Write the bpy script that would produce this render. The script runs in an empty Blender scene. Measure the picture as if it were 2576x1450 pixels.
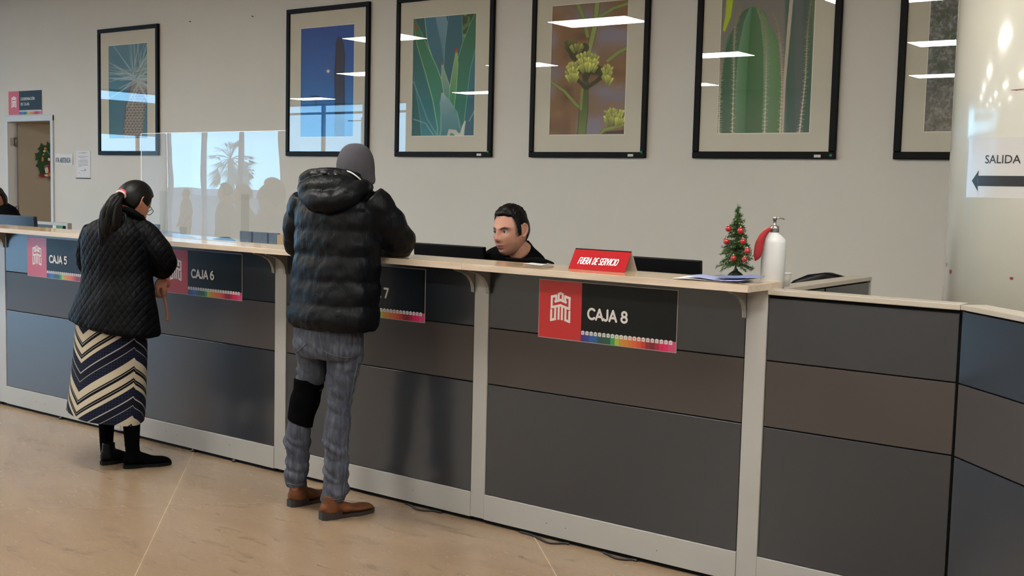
import bpy, bmesh, math, random
import numpy as np
from mathutils import Vector, Matrix, noise
random.seed(7)
SC = bpy.context.scene
COL = SC.collection
pi = math.pi
# ---------------------------------------------------------------- camera
F_PX = 2911.65
YAW, PITCH, ROLL = math.radians(36.836), math.radians(-5.0399), math.radians(1.3886)
CAM = Vector((0.0, -4.0246, 1.52))
FWD = Vector((-math.sin(YAW)*math.cos(PITCH), math.cos(YAW)*math.cos(PITCH), math.sin(PITCH)))
_r = Vector((math.cos(YAW), math.sin(YAW), 0)); _u = _r.cross(FWD)
RGT = math.cos(ROLL)*_r + math.sin(ROLL)*_u
UPV = -math.sin(ROLL)*_r + math.cos(ROLL)*_u
cd = bpy.data.cameras.new('camera'); cam = bpy.data.objects.new('camera', cd); COL.objects.link(cam)
m = Matrix((RGT, UPV, -FWD)).transposed().to_4x4(); m.translation = CAM
cam.matrix_world = m
cd.sensor_fit = 'HORIZONTAL'; cd.sensor_width = 36.0; cd.lens = 36.0*F_PX/2576.0
cd.clip_start = .05; cd.clip_end = 500
SC.camera = cam
# ---------------------------------------------------------------- world, exposure
SC.view_settings.view_transform = 'Standard'; SC.view_settings.look = 'None'
SC.view_settings.exposure = 0.0; SC.view_settings.gamma = 1.0
SC.view_settings.use_curve_mapping = False
SC.cycles.use_denoising = True
SC.cycles.max_bounces = 8; SC.cycles.transparent_max_bounces = 16
SC.cycles.sample_clamp_indirect = 6.0
LAMP = 47.0      # radiance of the ceiling panels
SKY = 9.0         # brightness of the daylight
W = bpy.data.worlds.new('sky'); SC.world = W; W.use_nodes = True
nt = W.node_tree; nt.nodes.clear()
wo = nt.nodes.new('ShaderNodeOutputWorld'); bg = nt.nodes.new('ShaderNodeBackground')
tc = nt.nodes.new('ShaderNodeTexCoord'); sx = nt.nodes.new('ShaderNodeSeparateXYZ'); cr = nt.nodes.new('ShaderNodeValToRGB')
nt.links.new(tc.outputs['Generated'], sx.inputs[0]); nt.links.new(sx.outputs['Z'], cr.inputs[0])
cr.color_ramp.elements[0].position = 0.0; cr.color_ramp.elements[0].color = (.33, .68, 1.0, 1)
cr.color_ramp.elements[1].position = .6; cr.color_ramp.elements[1].color = (.2, .45, .95, 1)
nt.links.new(cr.outputs[0], bg.inputs[0]); bg.inputs[1].default_value = SKY
nt.links.new(bg.outputs[0], wo.inputs[0])

# ---------------------------------------------------------------- measuring helpers (photo pixel -> real surface)
def ray(px, py):
    return FWD + RGT*((px-1288.0)/F_PX) - UPV*((py-725.0)/F_PX)
def at(px, py, axis, val):
    d = ray(px, py); t = (val-CAM[axis])/d[axis]; return CAM + d*t
class Board:
    """vertical reference plane through a person's footing, used to size the figure; v = metres further away"""
    def __init__(s, base):
        s.b = Vector(base); s.e1 = Vector((math.cos(YAW), math.sin(YAW), 0)); s.e2 = Vector((-math.sin(YAW), math.cos(YAW), 0))
    def P(s, px, py, v=0.0):
        d = ray(px, py); q = s.b + s.e2*v
        return CAM + d*((q-CAM).dot(s.e2)/d.dot(s.e2))

# ---------------------------------------------------------------- materials
def lin(c):
    return tuple((x/255/12.92 if x/255 <= .04045 else ((x/255+.055)/1.055)**2.4) for x in c)
MATS = {}
def mat(name, rgb=(128,128,128), rough=.5, metal=0, spec=.5, coat=0, emit=None, es=1, trans=0, sheen=0, raw=None, sub=0):
    if name in MATS: return MATS[name]
    M = bpy.data.materials.new(name); M.use_nodes = True; MATS[name] = M
    b = M.node_tree.nodes['Principled BSDF']
    c = raw or lin(rgb)
    b.inputs['Base Color'].default_value = (*c, 1); b.inputs['Roughness'].default_value = rough
    b.inputs['Metallic'].default_value = metal; b.inputs['Specular IOR Level'].default_value = spec
    b.inputs['Coat Weight'].default_value = coat; b.inputs['Coat Roughness'].default_value = .06
    b.inputs['Transmission Weight'].default_value = trans; b.inputs['Sheen Weight'].default_value = sheen
    if sub:
        b.inputs['Subsurface Weight'].default_value = sub; b.inputs['Subsurface Scale'].default_value = .01
    if emit:
        b.inputs['Emission Color'].default_value = (*emit, 1); b.inputs['Emission Strength'].default_value = es
    return M
def N(M, t, **kw):
    n = M.node_tree.nodes.new(t)
    for k, v in kw.items():
        if k in n.inputs: n.inputs[k].default_value = v
        else: setattr(n, k, v)
    return n
def L(M, a, b): M.node_tree.links.new(a, b)
def P_(M): return M.node_tree.nodes['Principled BSDF']
def coords(M, scale=(1,1,1), rot=(0,0,0), kind='Object'):
    t = N(M, 'ShaderNodeTexCoord'); g = N(M, 'ShaderNodeMapping')
    g.inputs['Scale'].default_value = scale; g.inputs['Rotation'].default_value = rot
    L(M, t.outputs[kind], g.inputs[0]); return g.outputs[0]
def noisy(M, scale, detail=4, co=None, rough=.55, dist=0):
    n = N(M, 'ShaderNodeTexNoise'); n.inputs['Scale'].default_value = scale; n.inputs['Detail'].default_value = detail
    n.inputs['Roughness'].default_value = rough; n.inputs['Distortion'].default_value = dist
    L(M, co if co else coords(M), n.inputs['Vector']); return n.outputs['Fac']
def ramp(M, fac, stops, interp='LINEAR'):
    r = N(M, 'ShaderNodeValToRGB'); e = r.color_ramp.elements; r.color_ramp.interpolation = interp
    while len(e) < len(stops): e.new(.5)
    for k, (p, c) in enumerate(stops):
        e[k].position = p; e[k].color = (*c, 1)
    L(M, fac, r.inputs[0]); return r.outputs[0]
def bump(M, h, strength=.2, dist=.01):
    b = N(M, 'ShaderNodeBump'); b.inputs['Strength'].default_value = strength; b.inputs['Distance'].default_value = dist
    L(M, h, b.inputs['Height']); L(M, b.outputs[0], P_(M).inputs['Normal']); return b
def vary(name, rgb, rough=.5, amt=.12, scale=3, bs=0, bscale=40, bd=.002, **kw):
    """plain material whose colour drifts a little, with optional fine relief"""
    M = mat(name, rgb, rough, **kw); c = lin(rgb)
    f = noisy(M, scale, 5)
    L(M, ramp(M, f, [(.3, tuple(x*(1-amt) for x in c)), (.7, tuple(min(1, x*(1+amt)) for x in c))]), P_(M).inputs['Base Color'])
    if bs: bump(M, noisy(M, bscale, 3), bs, bd)
    return M
def glassmat(name, wav=0, tint=(.97,.98,.98), gain=1.8):
    M = bpy.data.materials.new(name); M.use_nodes = True; n = M.node_tree; n.nodes.clear()
    o = N(M, 'ShaderNodeOutputMaterial'); mx = N(M, 'ShaderNodeMixShader'); tr = N(M, 'ShaderNodeBsdfTransparent')
    gl = N(M, 'ShaderNodeBsdfGlossy'); lw = N(M, 'ShaderNodeLayerWeight'); lw.inputs[0].default_value = .5
    tr.inputs[0].default_value = (*tint, 1); gl.inputs['Roughness'].default_value = 0.0; gl.inputs['Color'].default_value = (1,1,1,1)
    pw = N(M, 'ShaderNodeMath', operation='POWER'); pw.inputs[1].default_value = 5; L(M, lw.outputs['Facing'], pw.inputs[0])
    mu = N(M, 'ShaderNodeMath', operation='MULTIPLY_ADD'); mu.inputs[1].default_value = .96*gain; mu.inputs[2].default_value = .04*gain; mu.use_clamp = True
    L(M, pw.outputs[0], mu.inputs[0]); L(M, mu.outputs[0], mx.inputs[0]); L(M, tr.outputs[0], mx.inputs[1]); L(M, gl.outputs[0], mx.inputs[2]); L(M, mx.outputs[0], o.inputs[0])
    if wav:
        b = N(M, 'ShaderNodeBump'); b.inputs['Strength'].default_value = 1; b.inputs['Distance'].default_value = wav
        L(M, noisy(M, 2.2, 1), b.inputs['Height']); L(M, b.outputs[0], gl.inputs['Normal'])
    MATS[name] = M; return M

# ---------------------------------------------------------------- mesh building
WL = {}     # world position of every parent
class MB:
    def __init__(s): s.v = []; s.f = []; s.m = []; s.sm = []; s.uv = {}
    def add(s, vs, fs, mi=0, smooth=False):
        o = len(s.v); s.v += [Vector(a) for a in vs]; s.f += [tuple(i+o for i in f) for f in fs]
        s.m += [mi]*len(fs); s.sm += [smooth]*len(fs); return s
    def box(s, x0, x1, y0, y1, z0, z1, mi=0):
        return s.add([(x0,y0,z0),(x1,y0,z0),(x1,y1,z0),(x0,y1,z0),(x0,y0,z1),(x1,y0,z1),(x1,y1,z1),(x0,y1,z1)],
                     [(0,3,2,1),(4,5,6,7),(0,1,5,4),(1,2,6,5),(2,3,7,6),(3,0,4,7)], mi)
    def slab(s, poly, off, mi=0):
        """planar polygon (3-D points) given thickness by the vector off"""
        n = len(poly); off = Vector(off); a = [Vector(p) for p in poly]; b = [p+off for p in a]
        return s.add(a+b, [tuple(range(n)), tuple(range(2*n-1, n-1, -1))]+[(i, (i+1) % n+0, (i+1) % n+n, i+n) for i in range(n)], mi)
    def rings(s, rs, cap=True, mi=0, smooth=True, closed=True):
        n = len(rs[0]); o = len(s.v)
        vs = [p for r in rs for p in r]; fs = []
        for k in range(len(rs)-1):
            for i in range(n if closed else n-1):
                j = (i+1) % n; fs.append((k*n+i, k*n+j, (k+1)*n+j, (k+1)*n+i))
        if cap: fs.append(tuple(range(n-1, -1, -1))); fs.append(tuple((len(rs)-1)*n+i for i in range(n)))
        return s.add(vs, fs, mi, smooth)
    def tube(s, pts, r, n=8, mi=0, cap=True, flat=1.0, flatdir=None, smooth=True):
        pts = [Vector(p) for p in pts]; R = r if isinstance(r, (list, tuple)) else [r]*len(pts); rs = []; up = None
        for i, p in enumerate(pts):
            t = (pts[min(i+1, len(pts)-1)]-pts[max(i-1, 0)]).normalized()
            if flatdir is not None: a = Vector(flatdir); a = (a-t*a.dot(t)).normalized()
            elif up is None: a = t.orthogonal().normalized()
            else: a = (up-t*up.dot(t)).normalized()
            up = a; b = t.cross(a)
            rs.append([p+(a*math.cos(q)*flat+b*math.sin(q))*R[i] for q in [2*pi*k/n for k in range(n)]])
        return s.rings(rs, cap, mi, smooth)
    def ball(s, c, r, n=16, mi=0, rot=None):
        c = Vector(c); rr = (r, r, r) if not isinstance(r, (tuple, list)) else r; rs = []
        for k in range(1, n//2):
            ph = pi*k/(n//2); 
            ring = []
            for i in range(n):
                q = Vector((math.sin(ph)*math.cos(2*pi*i/n)*rr[0], math.sin(ph)*math.sin(2*pi*i/n)*rr[1], -math.cos(ph)*rr[2]))
                if rot: q = rot @ q
                ring.append(c+q)
            rs.append(ring)
        return s.rings(rs, True, mi, True)
    def lathe(s, c, prof, n=24, mi=0, smooth=True):
        c = Vector(c)
        return s.rings([[c+Vector((r*math.cos(2*pi*i/n), r*math.sin(2*pi*i/n), z)) for i in range(n)] for r, z in prof], True, mi, smooth)
    def build(s, name, mats, parent=None, bevel=0, loc=None):
        me = bpy.data.meshes.new(name); o = Vector(loc) if loc else (WL[parent.name] if parent else Vector((0,0,0)))
        me.from_pydata([p-o for p in s.v], [], s.f); me.validate()
        for mm in (mats if isinstance(mats, (list, tuple)) else [mats]): me.materials.append(mm)
        if len(me.polygons) == len(s.f):
            me.polygons.foreach_set('material_index', s.m); me.polygons.foreach_set('use_smooth', s.sm)
        bm = bmesh.new(); bm.from_mesh(me); bmesh.ops.recalc_face_normals(bm, faces=bm.faces)
        bm.to_mesh(me); bm.free()
        ob = bpy.data.objects.new(name, me); COL.objects.link(ob)
        if parent: ob.parent = parent; ob.location = o-WL[parent.name]
        else: ob.location = o
        WL[ob.name] = o.copy()
        if bevel:
            b = ob.modifiers.new('bevel', 'BEVEL'); b.width = bevel; b.segments = 2; b.limit_method = 'ANGLE'; b.angle_limit = .6
        return ob
def tag(o, label=None, cat=None, group=None, kind=None):
    if label: o['label'] = label
    if cat: o['category'] = cat
    if group: o['group'] = group
    if kind: o['kind'] = kind
    return o
def thing(name, loc, label, cat, group=None):
    o = bpy.data.objects.new(name, None); COL.objects.link(o); o.location = loc; o.empty_display_size = .1
    WL[o.name] = Vector(loc); return tag(o, label, cat, group)
def struct(name, mb, mats, label=None, cat=None, bevel=0):
    o = mb.build(name, mats, bevel=bevel); o['kind'] = 'structure'
    return tag(o, label, cat)
def textmb(body, size, O, U, V, off=0.0, depth=.0006, align='LEFT', xs=1.0, fn=None, shear=0, space=1.0):
    """letters as thin raised shapes standing on the plane O + x*U + y*V"""
    c = bpy.data.curves.new('t', 'FONT'); c.body = body; c.size = size; c.offset = off; c.align_x = align; c.shear = shear; c.space_character = space
    c.resolution_u = 3
    o = bpy.data.objects.new('t', c); COL.objects.link(o); dg = bpy.context.evaluated_depsgraph_get()
    me = bpy.data.meshes.new_from_object(o.evaluated_get(dg)); 
    U = Vector(U); V = Vector(V); Nn = U.cross(V).normalized(); O = Vector(O)
    bm = bmesh.new(); bm.from_mesh(me); bmesh.ops.remove_doubles(bm, verts=bm.verts, dist=1e-5)
    mb = MB()
    vs = [fn(v.co.x*xs, v.co.y) if fn else O+U*(v.co.x*xs)+V*v.co.y+Nn*depth for v in bm.verts]
    mb.add(vs, [tuple(v.index for v in f.verts) for f in bm.faces])
    bm.free(); bpy.data.objects.remove(o); bpy.data.meshes.remove(me); bpy.data.curves.remove(c)
    return mb
GLY = {}
def arc(cx, cy, rx, ry, a0, a1, n=12): return [(cx+rx*math.cos(math.radians(a0+(a1-a0)*i/n)), cy+ry*math.sin(math.radians(a0+(a1-a0)*i/n))) for i in range(n+1)]
GLY['A'] = (.80, [[(.06,0),(.40,1),(.74,0)],[(.18,.30),(.62,.30)]]); GLY['C'] = (.80, [arc(.44,.5,.38,.5,48,312,18)])
GLY['J'] = (.54, [[(.40,1),(.40,.24)]+arc(.21,.22,.19,.22,0,-150,8)]); GLY['E'] = (.62, [[(.56,1),(.1,1),(.1,0),(.56,0)],[(.1,.52),(.5,.52)]])
GLY['F'] = (.60, [[(.56,1),(.1,1),(.1,0)],[(.1,.50),(.5,.50)]]); GLY['I'] = (.26, [[(.13,0),(.13,1)]]); GLY['L'] = (.58, [[(.1,1),(.1,0),(.52,0)]])
GLY['D'] = (.78, [[(.1,0),(.1,1),(.32,1)]+arc(.32,.5,.38,.5,90,-90,12)+[(.1,0)]]); GLY['O'] = (.90, [arc(.45,.5,.38,.5,90,450,24)])
GLY['Ó'] = (.90, [arc(.45,.5,.38,.5,90,450,24),[(.42,1.16),(.58,1.34)]]); GLY['N'] = (.80, [[(.1,0),(.1,1),(.7,0),(.7,1)]]); GLY['U'] = (.78, [[(.1,1),(.1,.32)]+arc(.39,.3,.29,.3,180,360,12)+[(.68,1)]])
GLY['R'] = (.74, [[(.1,0),(.1,1),(.36,1)]+arc(.36,.74,.26,.26,90,-90,10)+[(.1,.48)],[(.36,.46),(.64,0)]]); GLY['V'] = (.76, [[(.04,1),(.38,0),(.72,1)]])
GLY['S'] = (.66, [arc(.33,.745,.24,.255,35,250,12)+arc(.33,.25,.26,.25,75,-150,12)]); GLY['T'] = (.66, [[(.04,1),(.62,1)],[(.33,1),(.33,0)]]); GLY['B'] = (.72, [[(.1,0),(.1,1),(.36,1)]+arc(.36,.75,.22,.24,90,-90,8)+[(.1,.52)],[(.36,.51)]+arc(.36,.26,.27,.26,90,-90,8)+[(.1,0)]])
GLY['8'] = (.68, [arc(.34,.76,.22,.24,90,450,18), arc(.34,.26,.27,.26,90,450,18)]); GLY['7'] = (.62, [[(.04,1),(.56,1),(.22,0)]]); GLY['6'] = (.68, [arc(.34,.3,.26,.3,90,450,18),[(.09,.34)]+arc(.50,.38,.42,.62,178,100,8)])
GLY['5'] = (.66, [[(.56,1),(.14,1),(.12,.56)]+arc(.32,.32,.27,.32,120,-140,12)]); GLY[' '] = (.36, [])
def strokes(body, h, wgt, O, U, V, depth, gap=.10, xs=1.0, shear=0.0, align='LEFT'):
    """bold rounded capitals drawn as flat ribbons with round ends"""
    U = Vector(U); V = Vector(V); Nn = U.cross(V).normalized(); O = Vector(O); mb = MB(); x = 0; tot = sum(GLY[c][0]+gap for c in body)-gap
    x = -tot/2 if align == 'CENTER' else 0
    lift = [depth]
    def Q(a, b): return O+U*((a*xs+b*shear)*h)+V*(b*h)+Nn*lift[0]
    for ch in body:
        w, ls = GLY[ch]
        for l in ls:
            r = wgt/2
            for (a, b) in l: lift[0] += 1.5e-5; mb.add([Q(x+a+r/xs*.98*math.cos(q)*.999, b*(1-wgt)+r+r*math.sin(q)) for q in [2*pi*k/14 for k in range(14)]], [tuple(range(14))])
            for (a, b), (c, d) in zip(l[:-1], l[1:]):
                dx, dy = (c-a)*xs, (d-b)*(1-wgt); n = math.hypot(dx, dy) or 1; nx, ny = -dy/n*r, dx/n*r
                y0, y1 = b*(1-wgt)+r, d*(1-wgt)+r; lift[0] += 1.5e-5
                mb.add([Q(x+a+nx/xs, y0+ny), Q(x+c+nx/xs, y1+ny), Q(x+c-nx/xs, y1-ny), Q(x+a-nx/xs, y0-ny)], [(0,1,2,3)])
        x += w+gap
    return mb
def cmr(keys, n):
    """smooth interpolation through a list of equal-length tuples"""
    out = []; K = [np.array(k, float) for k in keys]; m_ = len(K)-1
    for i in range(n):
        t = i/(n-1)*m_; k = min(int(t), m_-1); t -= k
        a, b, c, d = K[max(k-1, 0)], K[k], K[k+1], K[min(k+2, m_)]
        out.append(.5*((2*b)+(c-a)*t+(2*a-5*b+4*c-d)*t*t+(3*b-a-3*c+d)*t**3))
    return out
def sst(a, b, x):
    t = max(0, min(1, (x-a)/(b-a))) if a != b else float(x > a); return t*t*(3-2*t)
def fuse(mbs, voxel, smooth=2, disp=None):
    """weld overlapping shapes into one continuous skin"""
    al = MB()
    for b in mbs: al.add(b.v, b.f)
    me = bpy.data.meshes.new('f'); me.from_pydata(al.v, [], al.f)
    bm = bmesh.new(); bm.from_mesh(me); bmesh.ops.recalc_face_normals(bm, faces=bm.faces); bmesh.ops.triangulate(bm, faces=[f for f in bm.faces if len(f.verts) > 4]); bm.to_mesh(me); bm.free()
    o = bpy.data.objects.new('f', me); COL.objects.link(o)
    r = o.modifiers.new('r', 'REMESH'); r.mode = 'VOXEL'; r.voxel_size = voxel; r.adaptivity = 0
    if smooth: q = o.modifiers.new('s', 'SMOOTH'); q.factor = .5; q.iterations = smooth
    dg = bpy.context.evaluated_depsgraph_get(); m2 = bpy.data.meshes.new_from_object(o.evaluated_get(dg))
    out = MB(); vs = [v.co.copy() for v in m2.vertices]
    if disp:
        ns = [v.normal.copy() for v in m2.vertices]; vs = [a+n*disp(a, n) for a, n in zip(vs, ns)]
    out.add(vs, [tuple(p.vertices) for p in m2.polygons], 0, True)
    bpy.data.objects.remove(o); bpy.data.meshes.remove(me); bpy.data.meshes.remove(m2)
    return out
def fbm(p, s, o=Vector((0,0,0))): return noise.noise((Vector(p)+o)*s)
def vcol(ob, fn):
    """pigment per vertex; fn(world point) -> display rgb"""
    me = ob.data; a = me.color_attributes.new('Col', 'FLOAT_COLOR', 'POINT'); o = WL[ob.name]
    buf = np.ones((len(me.vertices), 4), np.float32)
    for i, v in enumerate(me.vertices): buf[i, :3] = lin(fn(v.co+o))
    a.data.foreach_set('color', buf.ravel())
def usecol(M):
    n = N(M, 'ShaderNodeVertexColor', layer_name='Col'); L(M, n.outputs[0], P_(M).inputs['Base Color']); return M
# ================================================================ THE ROOM
YW, HC, YF, XL, XR = 4.012, 3.75, -11.5, -26.3, 5.0
M_wall = vary('wall_paint', (205,201,192), .6, .02, 1.5, bs=.15, bscale=180, bd=.0008)
M_ceil = vary('ceiling_paint', (222,220,214), .8, .02, 2)
M_white = mat('white_trim', (200,200,198), .45)
M_floor = mat('floor_stone', (170,135,105), .3, spec=.45)
def floor_nodes(M):
    co = coords(M, rot=(0,0,math.radians(-52)), scale=(1,1,1)); st = coords(M, rot=(0,0,math.radians(-52)), scale=(.55,2.2,1))
    a = noisy(M, 1.6, 8, st, .62, .8); b = noisy(M, 9, 8, st, .7, 1.2); c = noisy(M, 60, 4, st, .6)
    base = ramp(M, a, [(.25, lin((116,97,77))), (.5, lin((132,112,90))), (.75, lin((144,124,101)))])
    v = ramp(M, b, [(.36, lin((100,82,65))), (.46, lin((132,111,90))), (.6, lin((136,115,92))), (.7, lin((152,132,108)))])
    mx = N(M, 'ShaderNodeMixRGB', blend_type='MIX'); mx.inputs[0].default_value = .5; L(M, base, mx.inputs[1]); L(M, v, mx.inputs[2])
    m2 = N(M, 'ShaderNodeMixRGB', blend_type='MULTIPLY'); m2.inputs[0].default_value = .35
    L(M, mx.outputs[0], m2.inputs[1]); L(M, ramp(M, c, [(.3, (.62,.58,.55)), (.5, (1,1,1))]), m2.inputs[2])
    L(M, m2.outputs[0], P_(M).inputs['Base Color'])
    L(M, ramp(M, b, [(.3, (.30,)*3), (.7, (.2,)*3)]), P_(M).inputs['Roughness'])
    bump(M, b, .06, .002)
floor_nodes(M_floor)
fl = MB().box(XL-.2, XR+.2, YF-.2, 1.0, -.12, 0).box(-18.2, XR+.2, 1.0, 7.2, -.12, 0)
struct('floor', fl, M_floor)
# pale joints between the floor slabs, each a strip in the floor
M_joint = mat('floor_joint', (172,152,124), .5)
def joint(p, q, w=.004):
    p = Vector((*p, 0)); q = Vector((*q, 0)); d = (q-p).normalized(); n = Vector((-d.y, d.x, 0))*w/2
    return MB().slab([p+n, q+n, q-n, p-n], (0,0,.0006))
jn = MB()
for (a, b) in [((-5.223,.018), (-1.2,-3.83)), ((-2.881,.016), (.5,-3.27))]:
    j = joint(a, b); jn.add(j.v, j.f)
j = joint((-9.0,-5.75), (-4.037,-.327), .002); jn.add(j.v, j.f)
struct('trim_1', jn, M_joint)
# walls
DX0, DX1, DZ = -14.12, -13.13, 2.19       # door opening
wb = MB().box(-18.2, DX0, YW, YW+.10, 0, HC).box(DX1, XR, YW, YW+.10, 0, HC).box(DX0, DX1, YW, YW+.10, DZ, HC)
struct('wall_back', wb, M_wall)
struct('ceiling', MB().box(XL, XR, YF, 7.2, HC, HC+.1), M_ceil)
struct('wall_right', MB().box(XR, XR+.15, YF, YW, 0, HC), M_wall)
struct('wall_left', MB().box(XL-.15, XL, YF, .85, 2.6, 3.48).box(XL-.15, XL, YF, .85, 0, .12).box(XL-.15, XL, YF, -10.85, .12, 2.6), M_wall)
struct('wall_side', MB().box(XL-.15, -18.1, .85, 1.0, 0, HC), M_wall)
struct('wall_front', MB().box(-21.3, XR, YF-.15, YF, 0, HC), M_wall)
# glazing behind and to the left of the photographer
M_pane = glassmat('window_glass', 0)
M_alu = mat('window_aluminium', (120,128,138), .4, metal=.6)
def window(name, x0, x1, n, y):
    g = MB().add([(x0,y,.1),(x1,y,.1),(x1,y,3.7),(x0,y,3.7)], [(0,1,2,3)]); o = struct(name, g, M_pane)
    f = MB().box(x0, x1, y-.06, y+.04, 0, .1).box(x0, x1, y-.05, y+.03, 3.44, 3.5).box(x0, x1, y-.06, y+.04, 3.69, HC)
    for k in range(n+1):
        x = x0+(x1-x0)*k/n; f.box(x-.04, x+.04, y-.06, y+.04, 0, HC)
    f.build('window_frame', M_alu, o)
window('window_1', -26.2, -21.3, 3, YF-.05)
g = MB().add([(XL-.05,YF,.12),(XL-.05,.85,.12),(XL-.05,.85,2.6),(XL-.05,YF,2.6)], [(0,1,2,3)]).add([(XL-.05,YF,3.48),(XL-.05,.85,3.48),(XL-.05,.85,HC),(XL-.05,YF,HC)], [(0,1,2,3)]); o = struct('window_2', g, M_pane)
f = MB().box(XL-.1, XL, YF, .85, 3.7, HC)
for k in range(6): f.box(XL-.1, XL, YF+k*2.46-.03, YF+k*2.46+.03, .12, 2.6)
f.build('window_frame', M_alu, o)
g = MB().add([(-18.15,1,.1),(-18.15,YW,.1),(-18.15,YW,3.7),(-18.15,1,3.7)], [(0,1,2,3)]); o = struct('window_3', g, M_pane)
f = MB().box(-18.2, -18.1, 1, YW, 0, .1).box(-18.2, -18.1, 1, YW, 3.66, HC)
for y in (1.04, 2.5, 3.97): f.box(-18.2, -18.1, y-.04, y+.04, 0, HC)
f.build('window_frame', M_alu, o)
for (c, sx_, sy_, rot) in [((-23.7, YF-.3, 1.9), 4.8, 3.6, (pi/2,0,0)), ((XL-.3, -5.3, 1.4), 12, 2.6, (0,-pi/2,0)), ((-18.4, 2.5, 1.9), 3.0, 3.6, (0,-pi/2,0))]:
    a = bpy.data.lights.new('daylight_portal', 'AREA'); a.shape = 'RECTANGLE'; a.size = sx_ if rot[0] else 3.6; a.size_y = sy_ if rot[0] else sx_
    ob = bpy.data.objects.new('daylight_portal', a); COL.objects.link(ob); ob.location = c; ob.rotation_euler = rot; a.cycles.is_portal = True
# outdoors
M_out = vary('street_ground', (112,108,98), .9, .1, 1)
struct('ground', MB().box(-160, 40, -160, YF-.2, -.2, -.02).box(-160, XL-.2, YF-.2, 30, -.2, -.02).box(XL-.2, -18.3, 1.05, 30, -.2, -.02), M_out)
M_leaf = vary('palm_leaf', (92,104,62), .6, .3, 6); M_trunk = vary('palm_trunk', (120,98,74), .9, .3, 14)
def palm(loc, h, r, label, seed):
    rnd = random.Random(seed); t = thing('palm_tree', loc, label, 'tree'); c = Vector(loc)
    MB().tube([c, c+Vector((.1,0,h*.5)), c+Vector((0,0,h))], [.28,.22,.2], 10).build('trunk', M_trunk, t)
    f = MB(); top = c+Vector((0,0,h))
    for k in range(46):
        a = rnd.uniform(0, 2*pi); el = rnd.uniform(-.9, 1.35); d = Vector((math.cos(a)*math.cos(el), math.sin(a)*math.cos(el), math.sin(el)))
        pts = [top+d*r*q+Vector((0,0,-.35*r*q*q)) for q in (0,.3,.6)]
        f.tube(pts, .02, 4)
        hub = pts[-1]
        for b in range(13):      # fan of leaflets
            s = (b-6)/6*1.1; side = d.cross(Vector((0,0,1))).normalized(); dd = (d*math.cos(s)+side*math.sin(s)).normalized()
            q = hub+dd*r*.5+Vector((0,0,-.25*r)); w = dd.cross(Vector((0,0,1))).normalized()*.035
            f.add([hub, hub+(q-hub)*.5+w, q, hub+(q-hub)*.5-w], [(0,1,2,3)])
    f.build('fronds', M_leaf, t)
palm((-63.0,-36.5,-.02), 2.8, 1.75, 'tall fan palm outside the windows, seen mirrored in the acrylic screen', 3)
palm((-77.5,-47,-.02), 2.3, .75, 'small distant fan palm outside the windows, right of the tall palm', 5)
lp = thing('street_lamp', (-46.9,-36,-.02), 'grey street lamp on a tall pole outside the windows', 'lamp')
MB().tube([(-46.9,-36,0), (-46.9,-36,5.2)], .07, 8).build('pole', M_alu, lp)
MB().box(-48.0,-46.9,-36.05,-35.95,5.0,5.06).box(-46.8,-46.2,-36.1,-35.9,5.2,5.4).build('lamp_head', M_alu, lp)
# ceiling panels
M_diff = mat('lamp_diffuser', (255,255,255), .5, emit=(1.0,.985,.92), es=LAMP)
lights = [(x, -1.25) for x in (-16.4,-12.5,-8.6,-4.7,-.8,3.0)]+[(x, -5.35) for x in (-20.6,-16.8,-12.9,-9.0,-5.1,-1.2,2.7)]+[(x, -10.0) for x in (-23.4,-17.6,-12,-6.6,-1.2)]
proto = None
for i, (x, y) in enumerate(lights):
    row = {2.1:'row above the clerks', -1.25:'row nearest the counter', -5.35:'middle row of the hall', -10.0:'row beside the windows'}[y]
    lab = 'flat ceiling light, %s, %s' % (row, '%.0f m left of the column' % (-x-1) if x < -1.3 else ('above the photographer' if x < 0 else 'right end'))
    if proto is None:
        t = thing('ceiling_light', (x, y, HC), lab, 'ceiling light', 'flat light panels in the hall ceiling')
        kids = [MB().box(x-.64,x+.64,y-.33,y+.33,HC-.012,HC).build('light_frame', M_white, t),
                MB().box(x-.61,x+.61,y-.3,y+.3,HC-.016,HC-.0125).build('diffuser', M_diff, t)]
        proto = t
    else:
        t = proto.copy(); COL.objects.link(t); t.location = (x, y, HC); t['label'] = lab; WL[t.name] = Vector((x, y, HC))
        for k in kids:
            c = k.copy(); COL.objects.link(c); c.parent = t; c.location = k.location
# office behind the open door
M_office = vary('office_paint', (196,186,166), .7, .03, 2)
struct('wall_office', MB().box(-15.6,-15.5,YW+.14,7,0,2.75).box(-11.5,-11.4,YW+.14,7,0,2.75).box(-15.6,-11.4,7,7.1,0,2.75), M_office)
struct('ceiling_office', MB().box(-15.6,-11.4,YW+.14,7.1,2.7,2.76), M_office)
t = thing('ceiling_light', (-12.3,5.6,2.7), 'small warm ceiling light inside the office behind the open door', 'ceiling light')
MB().box(-12.7,-11.9,5.3,5.9,2.68,2.7).build('diffuser', mat('office_diffuser', (255,255,255), emit=(1,.82,.6), es=14), t)
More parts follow.
